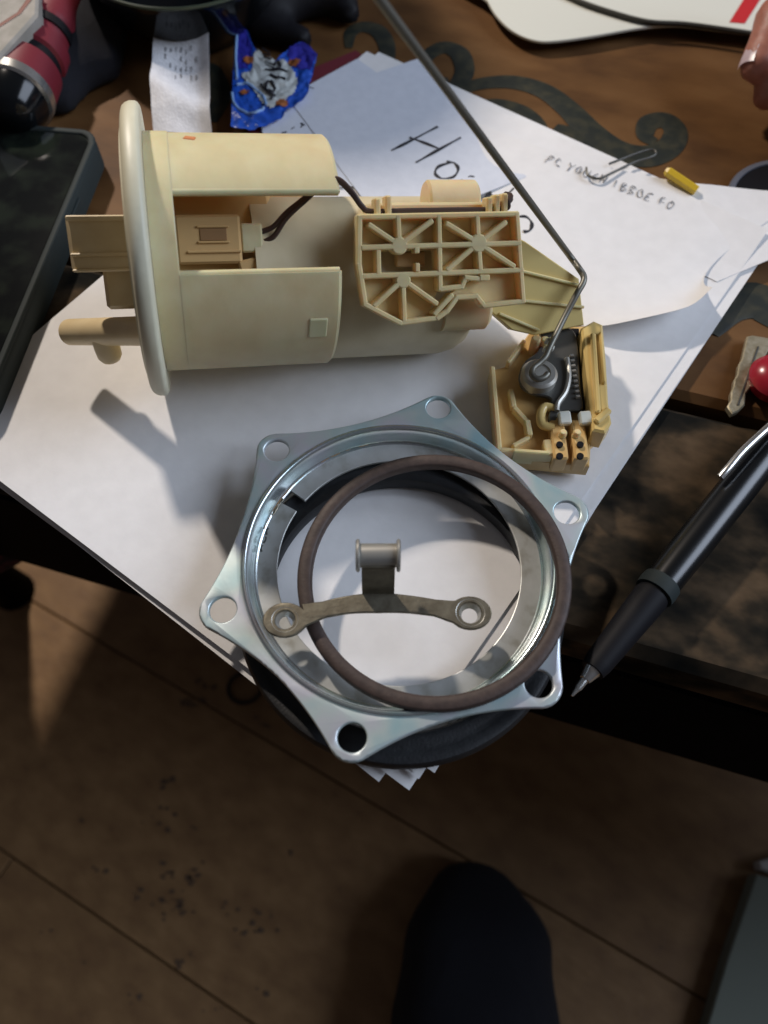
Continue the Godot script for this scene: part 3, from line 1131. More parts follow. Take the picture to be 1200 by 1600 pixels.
	for q in [[816, 424, 906, 446], [818, 470, 912, 480], [780, 490, 842, 516]]:
		mb = MB.new()
		var a := L(q[0], q[1], 0.0165)
		var b := L(q[2], q[3], 0.0165)
		mb.bar(a, b, 0.0011, 0.0016, Vector3.BACK, 0.0003)
		put("plate_rib", mb, M.panel, plate)


func build_sender() -> void:
	var root := thing("fuel_level_sender", "amber plastic fuel level sender with grey float rod beside the metal ring", "level sender")
	var mb := MB.new()
	mb.extrude(poly([[765, 577], [792, 570], [812, 540], [836, 505], [902, 508], [935, 506], [947, 600], [951, 640], [953, 668], [924, 690], [922, 727], [868, 722], [776, 713]], 0.010), [], 0.003, 0.0095, Transform3D(), 0.0006)
	var tray := put("housing", mb, M.amber, root)
	# raised edges and ribs of the housing
	for q in [[768, 579, 779, 710, 0.0018, 0.006], [792, 573, 818, 538, 0.0016, 0.006], [780, 708, 862, 716, 0.0018, 0.006], [797, 612, 802, 640, 0.0020, 0.004], [802, 640, 822, 662, 0.0020, 0.004], [822, 662, 826, 686, 0.0022, 0.006], [826, 686, 800, 700, 0.0016, 0.004], [852, 694, 858, 718, 0.0030, 0.007], [800, 712, 856, 716, 0.0016, 0.008]]:
		mb = MB.new()
		mb.bar(P(q[0], q[1], 0.0105), P(q[2], q[3], 0.0105), q[4], q[5], Vector3.UP, 0.0004)
		put("housing_rib", mb, M.panel, tray)
	# right-hand guide rail
	mb = MB.new()
	mb.extrude(poly([[908, 512], [928, 500], [942, 506], [947, 560], [951, 630], [956, 660], [946, 676], [926, 672], [920, 610]], 0.018), [], 0.008, 0.018, Transform3D(), 0.0008)
	var rail := put("guide_rail", mb, M.gold, root)
	for q in [[926, 522, 934, 646, 0.0020], [938, 520, 944, 600, 0.0014], [930, 660, 952, 640, 0.0026]]:
		mb = MB.new()
		mb.bar(P(q[0], q[1], 0.0186), P(q[2], q[3], 0.0186), q[4], 0.0022, Vector3.UP, 0.0006)
		put("ridge", mb, M.gold, rail)
	# terminal towers
	for q in [[872, 690], [904, 690]]:
		mb = MB.new()
		var c := P(q[0], q[1], 0.013)
		mb.box(Vector3(c.x, 0.0105, c.z), Vector3(0.0052, 0.009, 0.0165), Basis(), 0.0007)
		var tw := put("terminal_tower", mb, M.amber, root)
		for py in [q[1] + 6, q[1] + 24]:
			mb = MB.new()
			var h := P(q[0] + 2, py, 0.0152)
			mb.lathe(PackedVector2Array([Vector2(0, 0), Vector2(0, 0.0012), Vector2(0.0009, 0.0012), Vector2(0.0009, 0)]), Transform3D(Basis(Vector3.UP, Vector3.BACK, Vector3.RIGHT), h), 14)
			put("pin_hole", mb, M.black, tw)
		mb = MB.new()
		var cc := P(q[0] + 10, q[1] - 36, 0.0165)
		mb.box(cc, Vector3(0.0042, 0.0032, 0.0048), Basis(Vector3.UP, 0.1).rotated(Vector3.RIGHT, 0.25), 0.0005)
		put("contact", mb, M.contact, tw)
	mb = MB.new()
	mb.tube(smooth(px_path([[868, 640, 0.014], [852, 636, 0.014], [845, 648, 0.014], [848, 664, 0.014], [866, 668, 0.014]], 0.014), 6), 0.0017, 10)
	put("hook_clip", mb, M.gold, root)
	for q in [[838, 530, 0.0032], [852, 531, 0.0028], [880, 676, 0.0024], [902, 676, 0.0024]]:
		mb = MB.new()
		var c := P(q[0], q[1], 0.017)
		mb.lathe(PackedVector2Array([Vector2(-0.008, 0), Vector2(-0.008, q[2] * 0.6), Vector2(0, q[2] * 0.6), Vector2(0.0008, q[2] * 0.4), Vector2(0.0008, 0)]), Transform3D(Basis(Vector3.UP, Vector3.BACK, Vector3.RIGHT), c), 16)
		put("peg", mb, M.panel, root)
	# resistor board and the grey wiper on top of it
	mb = MB.new()
	mb.extrude(poly([[852, 510], [905, 512], [914, 638], [880, 640], [868, 600]], 0.012), [], 0.009, 0.0118, Transform3D(), 0.0003)
	put("resistor_board", mb, M.black, root)
	mb = MB.new()
	mb.extrude(soft([[842, 506], [862, 498], [892, 510], [903, 528], [908, 600], [912, 634], [892, 638], [876, 640], [868, 656], [858, 650], [862, 620], [836, 612], [816, 600], [812, 580], [822, 560], [838, 548], [848, 528]], 0.016), [], 0.0132, 0.0148, Transform3D(), 0.0004)
	var wiper := put("wiper_plate", mb, M.steel_dark, root)
	mb = MB.new()
	mb.tube(smooth(px_path([[886, 560], [889, 588], [884, 612], [872, 630], [870, 642]], 0.0156), 6), 0.0010, 8)
	put("wiper_arm", mb, M.steel, wiper)
	for k in 9:
		mb = MB.new()
		mb.box(P(893 + k * 1.2, 556 + k * 8, 0.0156), Vector3(0.0016, 0.0014, 0.0009), Basis(Vector3.UP, 0.2), 0.0002)
		put("tooth", mb, M.steel, wiper)
	mb = MB.new()
	var hub := P(843, 584, 0.018)
	mb.lathe(PackedVector2Array([Vector2(-0.004, 0.0), Vector2(-0.004, 0.0066), Vector2(0.0, 0.0066), Vector2(0.0010, 0.0056), Vector2(0.0010, 0.0040), Vector2(0.0004, 0.0036), Vector2(0.0004, 0.0)]), Transform3D(Basis(Vector3.UP, Vector3.BACK, Vector3.RIGHT), hub), 32)
	put("hub", mb, M.steel, wiper)
	for q in [[860, 532], [857, 545]]:
		mb = MB.new()
		mb.bar(P(q[0] - 9, q[1] + 2, 0.0205), P(q[0] + 9, q[1] - 2, 0.0205), 0.0020, 0.0030, Vector3.UP, 0.0008)
		put("rod_clip", mb, M.contact, wiper)
	# float rod: hook, bend, long arm that rises towards the viewer
	mb = MB.new()
	var path := px_path([[856, 584, 0.0215], [850, 590, 0.0215], [840, 592, 0.0215], [832, 586, 0.0215], [833, 576, 0.0215], [842, 568, 0.0215], [852, 558, 0.0220], [858, 545, 0.0225], [868, 524, 0.0235], [884, 492, 0.026], [902, 458, 0.030], [911, 442, 0.0315], [912, 432, 0.032]], 0.02)
	path.append(P(905, 420, 0.033))
	path.append(P(880, 386, 0.038))
	var far := Q(590, -6, 0.215)
	var from := path[path.size() - 1]
	path.append(from.lerp(far, 0.5))
	path.append(far)
	path.append(far + (far - from).normalized() * 0.02)
	mb.tube(smooth(path, 6), 0.00118, 10)
	var rod := put("float_rod", mb, M.rod, root)
	mb = MB.new()
	var fb := (far - from).normalized()
	mb.box(far + fb * 0.034, Vector3(0.030, 0.020, 0.034), Basis(fb, fb.cross(Vector3.RIGHT).normalized(), fb.cross(fb.cross(Vector3.RIGHT)).normalized()), 0.003)
	put("float", mb, M.black, rod)


func build_ring() -> void:
	# black gasket on the paper
	var g := P(626, 936, 0.004)
	var mb := MB.new()
	mb.lathe(PackedVector2Array([Vector2(0, 0.0440), Vector2(0, 0.0532), Vector2(0.001, 0.0540), Vector2(0.0040, 0.0540), Vector2(0.0052, 0.0531), Vector2(0.0056, 0.0514), Vector2(0.0050, 0.0498), Vector2(0.0050, 0.0478), Vector2(0.0056, 0.0460), Vector2(0.0052, 0.0443), Vector2(0.0040, 0.0436), Vector2(0.001, 0.0434)]), Transform3D(Basis(Vector3.UP, Vector3.BACK, Vector3.RIGHT), Vector3(g.x, 0.0006, g.z)), 120, 0, TAU, true)
	tag(put("black_gasket", mb, M.rubber), "flat black rubber gasket under the silvery six-lobed ring", "gasket")
	# the six-lobed retaining ring
	var hp := 0.0148
	var bolts := [[432, 703], [685, 637], [886, 800], [842, 1068], [550, 1152], [348, 952]]
	var c := Vector3.ZERO
	for q in bolts:
		c += P(q[0], q[1], hp) / 6.0
	var root := thing("retaining_ring", "silvery zinc plated ring with six bolt lobes lying before the pump", "metal ring", Transform3D(Basis(), Vector3(c.x, 0, c.z)))
	var ang := []
	var rad := []
	for q in bolts:
		var w := P(q[0], q[1], hp) - c
		ang.append(atan2(w.z, w.x))
		rad.append(Vector2(w.x, w.z).length())
	# outline: round lobe ends joined by hollow arcs that touch them
	var outer := PackedVector2Array()
	var rb := 0.0
	for r in rad:
		rb += r / 6.0
	var lobe := 0.0070
	var waist := 0.0541
	var half := PI / 6.0
	# centre of the hollow arc on the line midway between two lobes
	var cd := ((waist - lobe) * (waist - lobe) - rb * rb) / (2.0 * (waist - lobe - rb * cos(half)))
	var cr := cd - waist
	var lc := Vector2(cos(half), sin(half)) * rb
	var touch := lc + (Vector2(cd, 0) - lc).normalized() * lobe
	var ta := touch.angle()
	for i in 360:
		var th := TAU * i / 360.0
		var near := 0.0
		var best := 10.0
		for a in ang:
			if absf(angle_difference(th, a)) < best:
				best = absf(angle_difference(th, a))
				near = a
		var r := 0.0
		var ph := half - best
		if ph < ta:
			r = cd * cos(ph) - sqrt(maxf(0.0, cr * cr - pow(cd * sin(ph), 2.0)))
		else:
			r = rb * cos(best) + sqrt(maxf(0.0, lobe * lobe - pow(rb * sin(best), 2.0)))
		outer.append(Vector2(cos(th), sin(th)) * r)
	var holes := [circle(Vector2.ZERO, 0.0508, 120)]
	for k in 6:
		holes.append(circle(Vector2(cos(ang[k]), sin(ang[k])) * rad[k], 0.0043, 28))
	mb = MB.new()
	mb.extrude(outer, holes, hp - 0.0016, hp, Transform3D(), 0.0005)
	put("lobed_plate", mb, M.zinc, root, 50)
	# rolled step down to the inner ledge
	var y := Transform3D(Basis(Vector3.UP, Vector3.BACK, Vector3.RIGHT), Vector3.ZERO)
	mb = MB.new()
	mb.lathe(PackedVector2Array([Vector2(hp - 0.0001, 0.0516), Vector2(hp + 0.0006, 0.0511), Vector2(hp + 0.0009, 0.0504), Vector2(hp + 0.0006, 0.0497), Vector2(hp - 0.0006, 0.0491), Vector2(hp - 0.0022, 0.0487), Vector2(hp - 0.0048, 0.0482), Vector2(hp - 0.0058, 0.0477), Vector2(hp - 0.0062, 0.0468), Vector2(hp - 0.0078, 0.0468), Vector2(hp - 0.0072, 0.0482), Vector2(hp - 0.0058, 0.0492), Vector2(hp - 0.0016, 0.0500), Vector2(hp - 0.0016, 0.0516)]), y, 160, 0, TAU, true)
	put("rolled_step", mb, M.zinc_step, root, 60)
	# inner ledge with a notch on the left
	mb = MB.new()
	var n0 := deg_to_rad(-150.0)
	var led := PackedVector2Array([Vector2(hp - 0.0076, 0.0405), Vector2(hp - 0.0076, 0.0470), Vector2(hp - 0.0061, 0.0470), Vector2(hp - 0.0062, 0.0408), Vector2(hp - 0.0065, 0.0404)])
	mb.lathe(led, y, 150, n0 + deg_to_rad(7), n0 + TAU, true)
	put("inner_ledge", mb, M.zinc_worn, root)
	# scuffs on the ledge
	mb = MB.new()
	for k in 3:
		var a := deg_to_rad(186.0 + k * 4.0)
		var pts := PackedVector3Array()
		for j in 4:
			var aa := a + j * 0.018
			pts.append(Vector3(cos(aa) * (0.0462 + 0.0004 * sin(k * 3.0 + j)), hp - 0.00605, sin(aa) * (0.0462 + 0.0004 * sin(k * 3.0 + j))))
		stroke(mb, pts, 0.0007 + 0.0002 * (k % 3))
	put("scuff", mb, M.steel_dark, root)
	# brown wear along the upper left of the step
	for q in [[196, 226, 0.0476, 0.0006, -0.00585], [203, 212, 0.0470, 0.0009, -0.0059], [232, 258, 0.0479, 0.0004, -0.0057]]:
		mb = MB.new()
		var arc := PackedVector3Array()
		for j in 14:
			var aa := deg_to_rad(lerpf(q[0], q[1], j / 13.0))
			var rr: float = q[2] + 0.00012 * sin(j * 2.1)
			arc.append(Vector3(cos(aa) * rr, hp + q[4], sin(aa) * rr))
		stroke(mb, arc, q[3], 0.0002)
		put("worn_line", mb, M.brown_in if q[3] < 0.0008 else M.bronze, root)
	# brown o-ring leaning in the ring
	var oc := P(677, 898, 0.0165)
	mb = MB.new()
	mb.lathe(PackedVector2Array([Vector2(-0.0012, 0.0389), Vector2(-0.0018, 0.0395), Vector2(-0.0018, 0.0429), Vector2(-0.0012, 0.0435), Vector2(0.0012, 0.0435), Vector2(0.0019, 0.0428), Vector2(0.0021, 0.0412), Vector2(0.0019, 0.0397), Vector2(0.0012, 0.0389)]), Transform3D(Basis(Vector3.UP, Vector3.BACK, Vector3.RIGHT)), 140, 0, TAU, true)
	var o := put("brown_o_ring", mb, M.oring, null, 50)
	tag(o, "thin brown rubber o-ring leaning inside the silvery lobed ring", "o-ring")
	o.transform = Transform3D(Basis(Vector3.BACK, 0.045).rotated(Vector3.RIGHT, 0.02), oc)


func build_bracket() -> void:
	var root := thing("metal_clip_bracket", "small bronze grey bracket with two eyelets and an upright roller, lying across the ring", "bracket")
	var h := 0.0205
	var mb := MB.new()
	# arched arm with eyelets, traced along its middle
	var mid := [[445, 968], [475, 960], [505, 952], [545, 944], [590, 941], [635, 943], [680, 949], [710, 955], [735, 957]]
	var wid := [0.0054, 0.0036, 0.0027, 0.0029, 0.0033, 0.0029, 0.0027, 0.0036, 0.0052]
	var pts := smooth(px_path(mid, h), 6)
	var up := PackedVector2Array()
	var dn := PackedVector2Array()
	for i in range(6, pts.size() - 6):
		var d := (pts[i + 1] - pts[i - 1]).normalized()
		var f := float(i) / 6.0
		var i0 := mini(int(f), 7)
		var w: float = lerpf(wid[i0], wid[i0 + 1], f - i0)
		up.append(Vector2(pts[i].x + d.z * w, pts[i].z - d.x * w))
		dn.append(Vector2(pts[i].x - d.z * w, pts[i].z + d.x * w))
	var ends := [P(445, 968, h), P(735, 957, h)]
	var outl := PackedVector2Array()
	# round right end
	outl.append_array(up)
	var last: Vector3 = ends[1]
	for k in 19:
		var a := deg_to_rad(-140.0 + 280.0 * k / 18.0)
		outl.append(Vector2(last.x + cos(a) * 0.0066, last.z + sin(a) * 0.0054))
	dn.reverse()
	outl.append_array(dn)
	var first: Vector3 = ends[0]
	for k in 19:
		var a := deg_to_rad(40.0 + 280.0 * k / 18.0)
		outl.append(Vector2(first.x + cos(a) * 0.0068, first.z + sin(a) * 0.0056))
	mb.extrude(outl, [circle(Vector2(first.x, first.z), 0.0030, 20), circle(Vector2(last.x, last.z), 0.0034, 20)], h - 0.0010, h, Transform3D(), 0.0003)
	put("arm", mb, M.bronze, root, 45)
	for e in ends:
		mb = MB.new()
		var r: float = 0.0031 if e == first else 0.0035
		mb.lathe(PackedVector2Array([Vector2(-0.0016, r - 0.0001), Vector2(-0.0030, r - 0.0010), Vector2(-0.0034, r - 0.0010), Vector2(-0.0026, r + 0.0008), Vector2(-0.0010, r + 0.0012), Vector2(0.00008, r + 0.0010), Vector2(-0.0004, r + 0.0001)]), Transform3D(Basis(Vector3.UP, Vector3.BACK, Vector3.RIGHT), e), 28, 0, TAU, true)
		put("eyelet", mb, M.steel, root)
	# upright strap and roller
	var foot := P(591, 928, h)
	var hr := 0.0365
	var top := P(591, 868, hr)
	mb = MB.new()
	var p := smooth(PackedVector3Array([foot + Vector3(0, -0.0012, 0.0004), foot + Vector3(0, 0.0002, -0.0006), foot + Vector3(0, 0.004, -0.0012), top + Vector3(0, -0.004, 0.0024), top + Vector3(0, 0.0005, 0.0036)]), 5)
	for i in p.size() - 1:
		var a := p[i]
		var b := p[i + 1]
		var d := (b - a).normalized()
		var nn := d.cross(Vector3.RIGHT).normalized()
		mb.box((a + b) / 2.0, Vector3(0.0100, 0.0010, (b - a).length() + 0.0004), Basis(Vector3.RIGHT, nn, Vector3.RIGHT.cross(nn)), 0.0001)
	put("strap", mb, M.bronze, root)
	mb = MB.new()
	mb.lathe(PackedVector2Array([Vector2(-0.0058, 0.0028), Vector2(-0.0058, 0.0036), Vector2(0.0058, 0.0036), Vector2(0.0058, 0.0028)]), Transform3D(Basis(), top), 28, 0, TAU, true)
	var roller := put("roller", mb, M.steel, root)
	for s in [-1.0, 1.0]:
		mb = MB.new()
		mb.lathe(PackedVector2Array([Vector2(-0.0006, 0), Vector2(-0.0006, 0.0045), Vector2(-0.0003, 0.0049), Vector2(0.0003, 0.0049), Vector2(0.0006, 0.0045), Vector2(0.0006, 0)]), Transform3D(Basis(), top + Vector3(s * 0.0060, 0, 0)), 28)
		put("roller_flange", mb, M.steel, roller)


func build_clutter() -> void:
	var mb := MB.new()
	# phone
	var c := P(156, 204, 0.010)
	var dl := (P(6, 566, 0.010) - c)
	dl.y = 0
	var z := dl.normalized()
	var x := Vector3.UP.cross(z)
	var w := 0.078
	var ln := 0.155
	var phone := thing("smartphone", "dark smartphone in a grey-green case on the table beside the pump", "phone", Transform3D(Basis(x, Vector3.UP, z), c - x * (w / 2) + z * (ln / 2)))
	mb.extrude(round_rect(w, ln, 0.009), [], -0.0135, -0.0008, Transform3D(), 0.0022)
	var cs := put("case", mb, M.case, phone, 50)
	mb = MB.new()
	mb.extrude(round_rect(w, ln, 0.009), [round_rect(w - 0.006, ln - 0.006, 0.0065)], -0.0009, 0.0004, Transform3D(), 0.0006)
	put("raised_rim", mb, M.case, cs, 50)
	mb = MB.new()
	mb.box(Vector3(w / 2 + 0.0004, -0.005, -0.03), Vector3(0.0014, 0.003, 0.018), Basis(), 0.0005)
	put("side_button", mb, M.case, cs)
	mb = MB.new()
	mb.extrude(round_rect(w - 0.0066, ln - 0.0066, 0.0062), [], -0.0009, -0.0004, Transform3D(), 0.0001)
	put("screen", mb, M.glass_dark, phone)

	# red torch lying at the left
	var ta := P(108, -10, 0.016)
	var tb := P(26, 150, 0.016)
	var tx := (tb - ta).normalized()
	var tz := tx.cross(Vector3.UP).normalized()
	var torch := thing("red_torch", "red ribbed torch with silver ring and dark round lens behind the phone", "torch", Transform3D(Basis(tx, tz.cross(tx), tz), ta))
	var tl := (tb - ta).length()
	mb = MB.new()
	mb.lathe(PackedVector2Array([Vector2(-0.03, 0), Vector2(-0.03, 0.011), Vector2(0.0, 0.0125), Vector2(tl * 0.40, 0.0135), Vector2(tl * 0.43, 0.0118), Vector2(tl * 0.56, 0.0118), Vector2(tl * 0.58, 0.0140), Vector2(tl * 0.68, 0.0140), Vector2(tl * 0.70, 0.0118), Vector2(tl * 0.76, 0.0118), Vector2(tl * 0.78, 0.0150), Vector2(tl * 0.96, 0.0158), Vector2(tl * 0.97, 0)]), Transform3D(), 40)
	put("barrel", mb, M.red_soft, torch)
	for q in [0.43, 0.70]:
		mb = MB.new()
		mb.lathe(PackedVector2Array([Vector2(tl * q, 0.0117), Vector2(tl * q, 0.0128), Vector2(tl * (q + 0.06), 0.0128), Vector2(tl * (q + 0.06), 0.0117)]), Transform3D(), 32, 0, TAU, true)
		put("black_band", mb, M.black, torch)
	mb = MB.new()
	mb.lathe(PackedVector2Array([Vector2(tl * 0.96, 0.0140), Vector2(tl * 0.96, 0.0164), Vector2(tl * 1.02, 0.0164), Vector2(tl * 1.03, 0.0150), Vector2(tl * 1.0, 0.0140)]), Transform3D(), 40, 0, TAU, true)
	put("silver_ring", mb, M.silver, torch)
	mb = MB.new()
	mb.lathe(PackedVector2Array([Vector2(tl * 0.98, 0.0152), Vector2(tl * 1.05, 0.0148), Vector2(tl * 1.16, 0.0120), Vector2(tl * 1.21, 0.007), Vector2(tl * 1.22, 0)]), Transform3D(), 40)
	put("lens_cap", mb, M.black_gloss, torch)

	# grey box in the far corner
	mb = MB.new()
	mb.extrude(poly([[-60, -60], [62, -60], [58, 22], [2, 84], [-60, 130]], 0.034), [], TABLE_Y, 0.034, Transform3D(), 0.0012)
	var gb := thing("grey_box", "pale grey box with a brown stripe in the far corner above the red torch", "box")
	put("carton", mb, M.grey_card, gb)
	mb = MB.new()
	stroke(mb, px_path([[-20, 52], [30, 20], [60, -20]], 0.0342), 0.0035, 0.0003)
	put("stripe", mb, plain(lin(0.16, 0.045, 0.03), 0.6), gb)

	# black bowl
	var bc := P(285, -75, 0.03)
	var bowl := thing("black_bowl", "black round bowl with a thin rim behind the folded receipt", "bowl", Transform3D(Basis(), Vector3(bc.x, TABLE_Y, bc.z)))
	mb = MB.new()
	mb.lathe(PackedVector2Array([Vector2(0, 0), Vector2(0, 0.028), Vector2(0.004, 0.030), Vector2(0.018, 0.044), Vector2(0.034, 0.0515), Vector2(0.0365, 0.0520), Vector2(0.0372, 0.0510), Vector2(0.0365, 0.0500), Vector2(0.020, 0.0420), Vector2(0.007, 0.028), Vector2(0.004, 0)]), Transform3D(Basis(Vector3.UP, Vector3.BACK, Vector3.RIGHT)), 72)
	put("body", mb, M.black_gloss, bowl)
	mb = MB.new()
	var rimp := PackedVector3Array()
	for i in 72:
		rimp.append(Vector3(cos(TAU * i / 72) * 0.0512, 0.0372, sin(TAU * i / 72) * 0.0512))
	mb.tube(rimp, 0.0009, 8, true)
	put("rim", mb, plain(lin(0.06, 0.075, 0.05), 0.3), bowl)

	# black pouch between bowl and panel scrolls
	mb = MB.new()
	mb.skin([[P(420, 10, 0.004), P(520, -20, 0.004), 0.012, 0.010], [P(400, 40, 0.001), P(470, 60, 0.0), 0.007, 0.006], [P(520, -10, 0.002), P(545, 20, 0.0), 0.010, 0.006], [P(430, -40, 0.010), P(520, -70, 0.010), 0.016, 0.014]], 0.003, 0.012, TABLE_Y)
	tag(put("black_pouch", mb, M.black, null, 80), "crumpled black cloth pouch behind the blue candy wrapper", "pouch")

	# black cloth heaped between torch and bowl
	mb = MB.new()
	mb.skin([[P(135, -20, 0.004), P(120, 70, 0.004), 0.020, 0.014], [P(120, 70, 0.004), P(92, 150, 0.0), 0.014, 0.010], [P(150, 40, 0.002), P(165, 105, 0.0), 0.014, 0.007], [P(110, 60, 0.002), P(95, 120, 0.0), 0.012, 0.008]], 0.0035, 0.014, TABLE_Y)
	tag(put("black_cloth", mb, M.sock, null, 80), "heap of black cloth between the red torch and the black bowl", "cloth")

	# folded receipt leaning on things
	var ra := P(236, 196, 0.010)
	var rb := P(330, 204, 0.010)
	var rx := (rb - ra).normalized()
	var far := P(240, 52, 0.014)
	var rz := -(far - ra)
	var rw := (rb - ra).length()
	var rl := rz.length()
	rz = rz.normalized()
	var ry := rz.cross(rx).normalized()
	var rec := thing("folded_receipt", "crumpled pale grey receipt with faint pencil lines, standing between pump and black bowl", "receipt", Transform3D(Basis(rx, ry, rz), ra))
	var crumple := func(u: float, v: float) -> float:
		var s := u / rw
		var t := v / rl
		var fold := absf((t - 0.25) - 0.30 * (0.6 - s))
		return 0.0030 * exp(-fold * fold * 60.0) + 0.0012 * sin(s * 5.0 + t * 3.0) - 0.004 * maxf(0.0, 0.20 - t) / 0.20 + 0.002 * maxf(0, s - 0.8) * 5.0
	mb = sheet_mesh(rw, rl, 18, 26, crumple, 0.0003)
	put("sheet", mb, M.receipt, rec, 60)
	mb = MB.new()
	for row in 7:
		var u := 0.22 + 0.09 * row
		for k in 4:
			var v0 := 0.50 + 0.10 * k + rng.randf() * 0.04
			var pts := PackedVector3Array()
			for j in 5:
				var uu := (u + 0.012 * sin(j * 2.3 + row * 1.7 + k)) * rw
				var vv := (v0 + 0.013 * j) * rl
				pts.append(Vector3(uu, crumple.call(uu, vv) + 0.0003, -vv))
			if rng.randf() < 0.7:
				stroke(mb, pts, 0.0006)
	put("pencil_lines", mb, M.pencil_ink, rec)

	# candy wrapper
	var ca := P(362, 196, 0.006)
	var cb := P(432, 186, 0.006)
	var cx := (cb - ca).normalized()
	var wrap := thing("candy_wrapper", "empty crinkled blue candy wrapper with white oval and brown nuts behind the pump", "candy wrapper")
	var low := smooth(px_path([[360, 196], [378, 199], [400, 197], [436, 182], [452, 166], [476, 152], [484, 128]], 0.004), 10)
	var high := smooth(px_path([[366, 47], [384, 44], [398, 72], [428, 92], [446, 78], [470, 62], [496, 82]], 0.004), 10)
	var wn := FastNoiseLite.new()
	wn.seed = 5
	wn.frequency = 60.0
	var nu := low.size() - 1
	var nv := 60
	var film_h := func(p: Vector3) -> float:
		return 0.0025 + 0.0024 * absf(wn.get_noise_2d(p.x, p.z)) + 0.0007 * wn.get_noise_2d(p.x * 2.7 + 3.0, p.z * 2.7)
	var gridp := []
	for j in nv + 1:
		var row := []
		for i in nu + 1:
			var p := high[i].lerp(low[i], float(j) / nv)
			p.y = film_h.call(p)
			row.append(p)
		gridp.append(row)
	var prints := {
		"film": [M.blue, []],
		"dark_print": [M.blue_deep, [poly([[366, 46], [384, 44], [394, 70], [386, 104], [366, 104]], 0.004), poly([[454, 68], [474, 62], [496, 82], [484, 108], [460, 102], [448, 84]], 0.004)]],
		"white_oval": [M.foil, [soft([[376, 114], [392, 108], [398, 80], [408, 76], [426, 92], [446, 94], [460, 112], [464, 128], [456, 146], [440, 158], [424, 168], [410, 158], [394, 134]], 0.004)]],
		"nut_print": [M.nut, []],
	}
	for q in [[388, 92, 8], [460, 96, 9], [440, 160, 9], [382, 142, 7]]:
		var nc := P(q[0], q[1], 0.004)
		prints["nut_print"][1].append(circle(Vector2(nc.x, nc.z), q[2] * 0.00033, 14))
	var lvl := 0
	for nm in prints:
		mb = MB.new()
		var up := Vector3(0, 0.00025 * lvl, 0)
		for j in nv:
			for i in nu:
				var m: Vector3 = (gridp[j][i] + gridp[j + 1][i + 1]) / 2.0
				var inside: bool = lvl == 0
				for pg in prints[nm][1]:
					inside = inside or Geometry2D.is_point_in_polygon(Vector2(m.x, m.z), pg)
				if inside:
					mb.quad(gridp[j][i] + up, gridp[j + 1][i] + up, gridp[j + 1][i + 1] + up, gridp[j][i + 1] + up)
		put(nm, mb, prints[nm][0], wrap, 60)
		lvl += 1
	mb = MB.new()
	for st in [
		[[428, 100], [434, 94], [438, 102], [432, 108], [426, 104]], [[414, 108], [432, 108], [450, 110]],
		[[422, 116], [434, 120], [446, 122]],
		[[424, 128], [430, 138], [424, 144], [416, 138], [418, 130], [424, 128]],
		[[408, 132], [418, 144], [430, 148], [424, 154]]]:
		var lp := smooth(px_path(st, 0.004), 5)
		for i in lp.size():
			lp[i].y = film_h.call(lp[i]) + 0.001
		stroke(mb, lp, 0.0015, 0.0006)
	for k in 6:
		var lp := px_path([[410 + k * 1.2, 77 + k * 6], [421 + k * 1.6, 82 + k * 5.5]], 0.004)
		for i in lp.size():
			lp[i].y = film_h.call(lp[i]) + 0.001
		stroke(mb, lp, 0.0008, 0.0004)
	put("lettering", mb, M.ink, wrap)
	mb = MB.new()
	for st in [[[370, 130], [384, 128], [398, 136], [412, 150], [416, 164]], [[362, 142], [366, 160], [382, 172], [400, 176], [412, 166]], [[370, 52], [368, 84], [370, 122]]]:
		var lp := smooth(px_path(st, 0.004), 6)
		for i in lp.size():
			lp[i].y = film_h.call(lp[i]) + 0.0004
		mb.tube(lp, 0.0007, 8)
	put("crinkle_fold", mb, plain(lin(0.25, 0.42, 0.72), 0.2), wrap)
	var _u := cx

	# white board and cable at the far right
	var wb := thing("white_board", "white plastic board with a red printed stroke at the far end of the table", "board")
	mb = MB.new()
	mb.extrude(soft([[735, -60], [762, 0], [780, 28], [806, 50], [838, 62], [872, 62], [930, 54], [1000, 42], [1060, 38], [1130, 46], [1190, 54], [1270, 60], [1300, -80]], 0.001), [], -0.0006, 0.0006, Transform3D(), 0.0002)
	put("panel", mb, M.white_plastic, wb)
	mb = MB.new()
	mb.extrude(poly([[1140, 34], [1164, 36], [1196, -14], [1170, -14]], 0.001), [], 0.0006, 0.0009, Transform3D(), 0.0001)
	put("red_print", mb, plain(lin(0.50, 0.02, 0.025), 0.5), wb)
	mb = MB.new()
	mb.tube(smooth(px_path([[840, -30], [900, 0], [950, 18], [1010, 34], [1070, 38], [1130, 46], [1190, 55], [1260, 66]], 0.002), 6), 0.0013, 10)
	tag(put("dark_cable", mb, M.cable), "thin dark cable lying across the white board's near edge", "cable")

	# hair pin, yellow stick, dark lid
	mb = MB.new()
	var hp := [[916, 262], [919, 274], [936, 279], [955, 271], [990, 254], [1016, 246], [1025, 240], [1019, 234], [1000, 238], [952, 256]]
	mb.tube(smooth(px_path(hp, 0.004), 6), 0.00055, 8)
	tag(put("wire_clip", mb, M.steel_dark), "bent dark wire clip looped over the far edge of the top sheet", "wire clip")
	var ya := P(1040, 266, 0.006)
	var yb := P(1088, 298, 0.0035)
	mb = MB.new()
	mb.tube(PackedVector3Array([ya, ya.lerp(yb, 0.08), yb]), [0.0014, 0.0022, 0.0022], 6)
	tag(put("yellow_stick", mb, M.yellow, null, 20), "short yellow pencil stub poking out behind the top sheet", "pencil")
	var lc := P(1240, 318, -0.001)
	var lid := thing("round_tin", "flat dark round tin with a grey rim, half under the white sheet's far corner", "tin", Transform3D(Basis(), Vector3(lc.x, TABLE_Y, lc.z)))
	mb = MB.new()
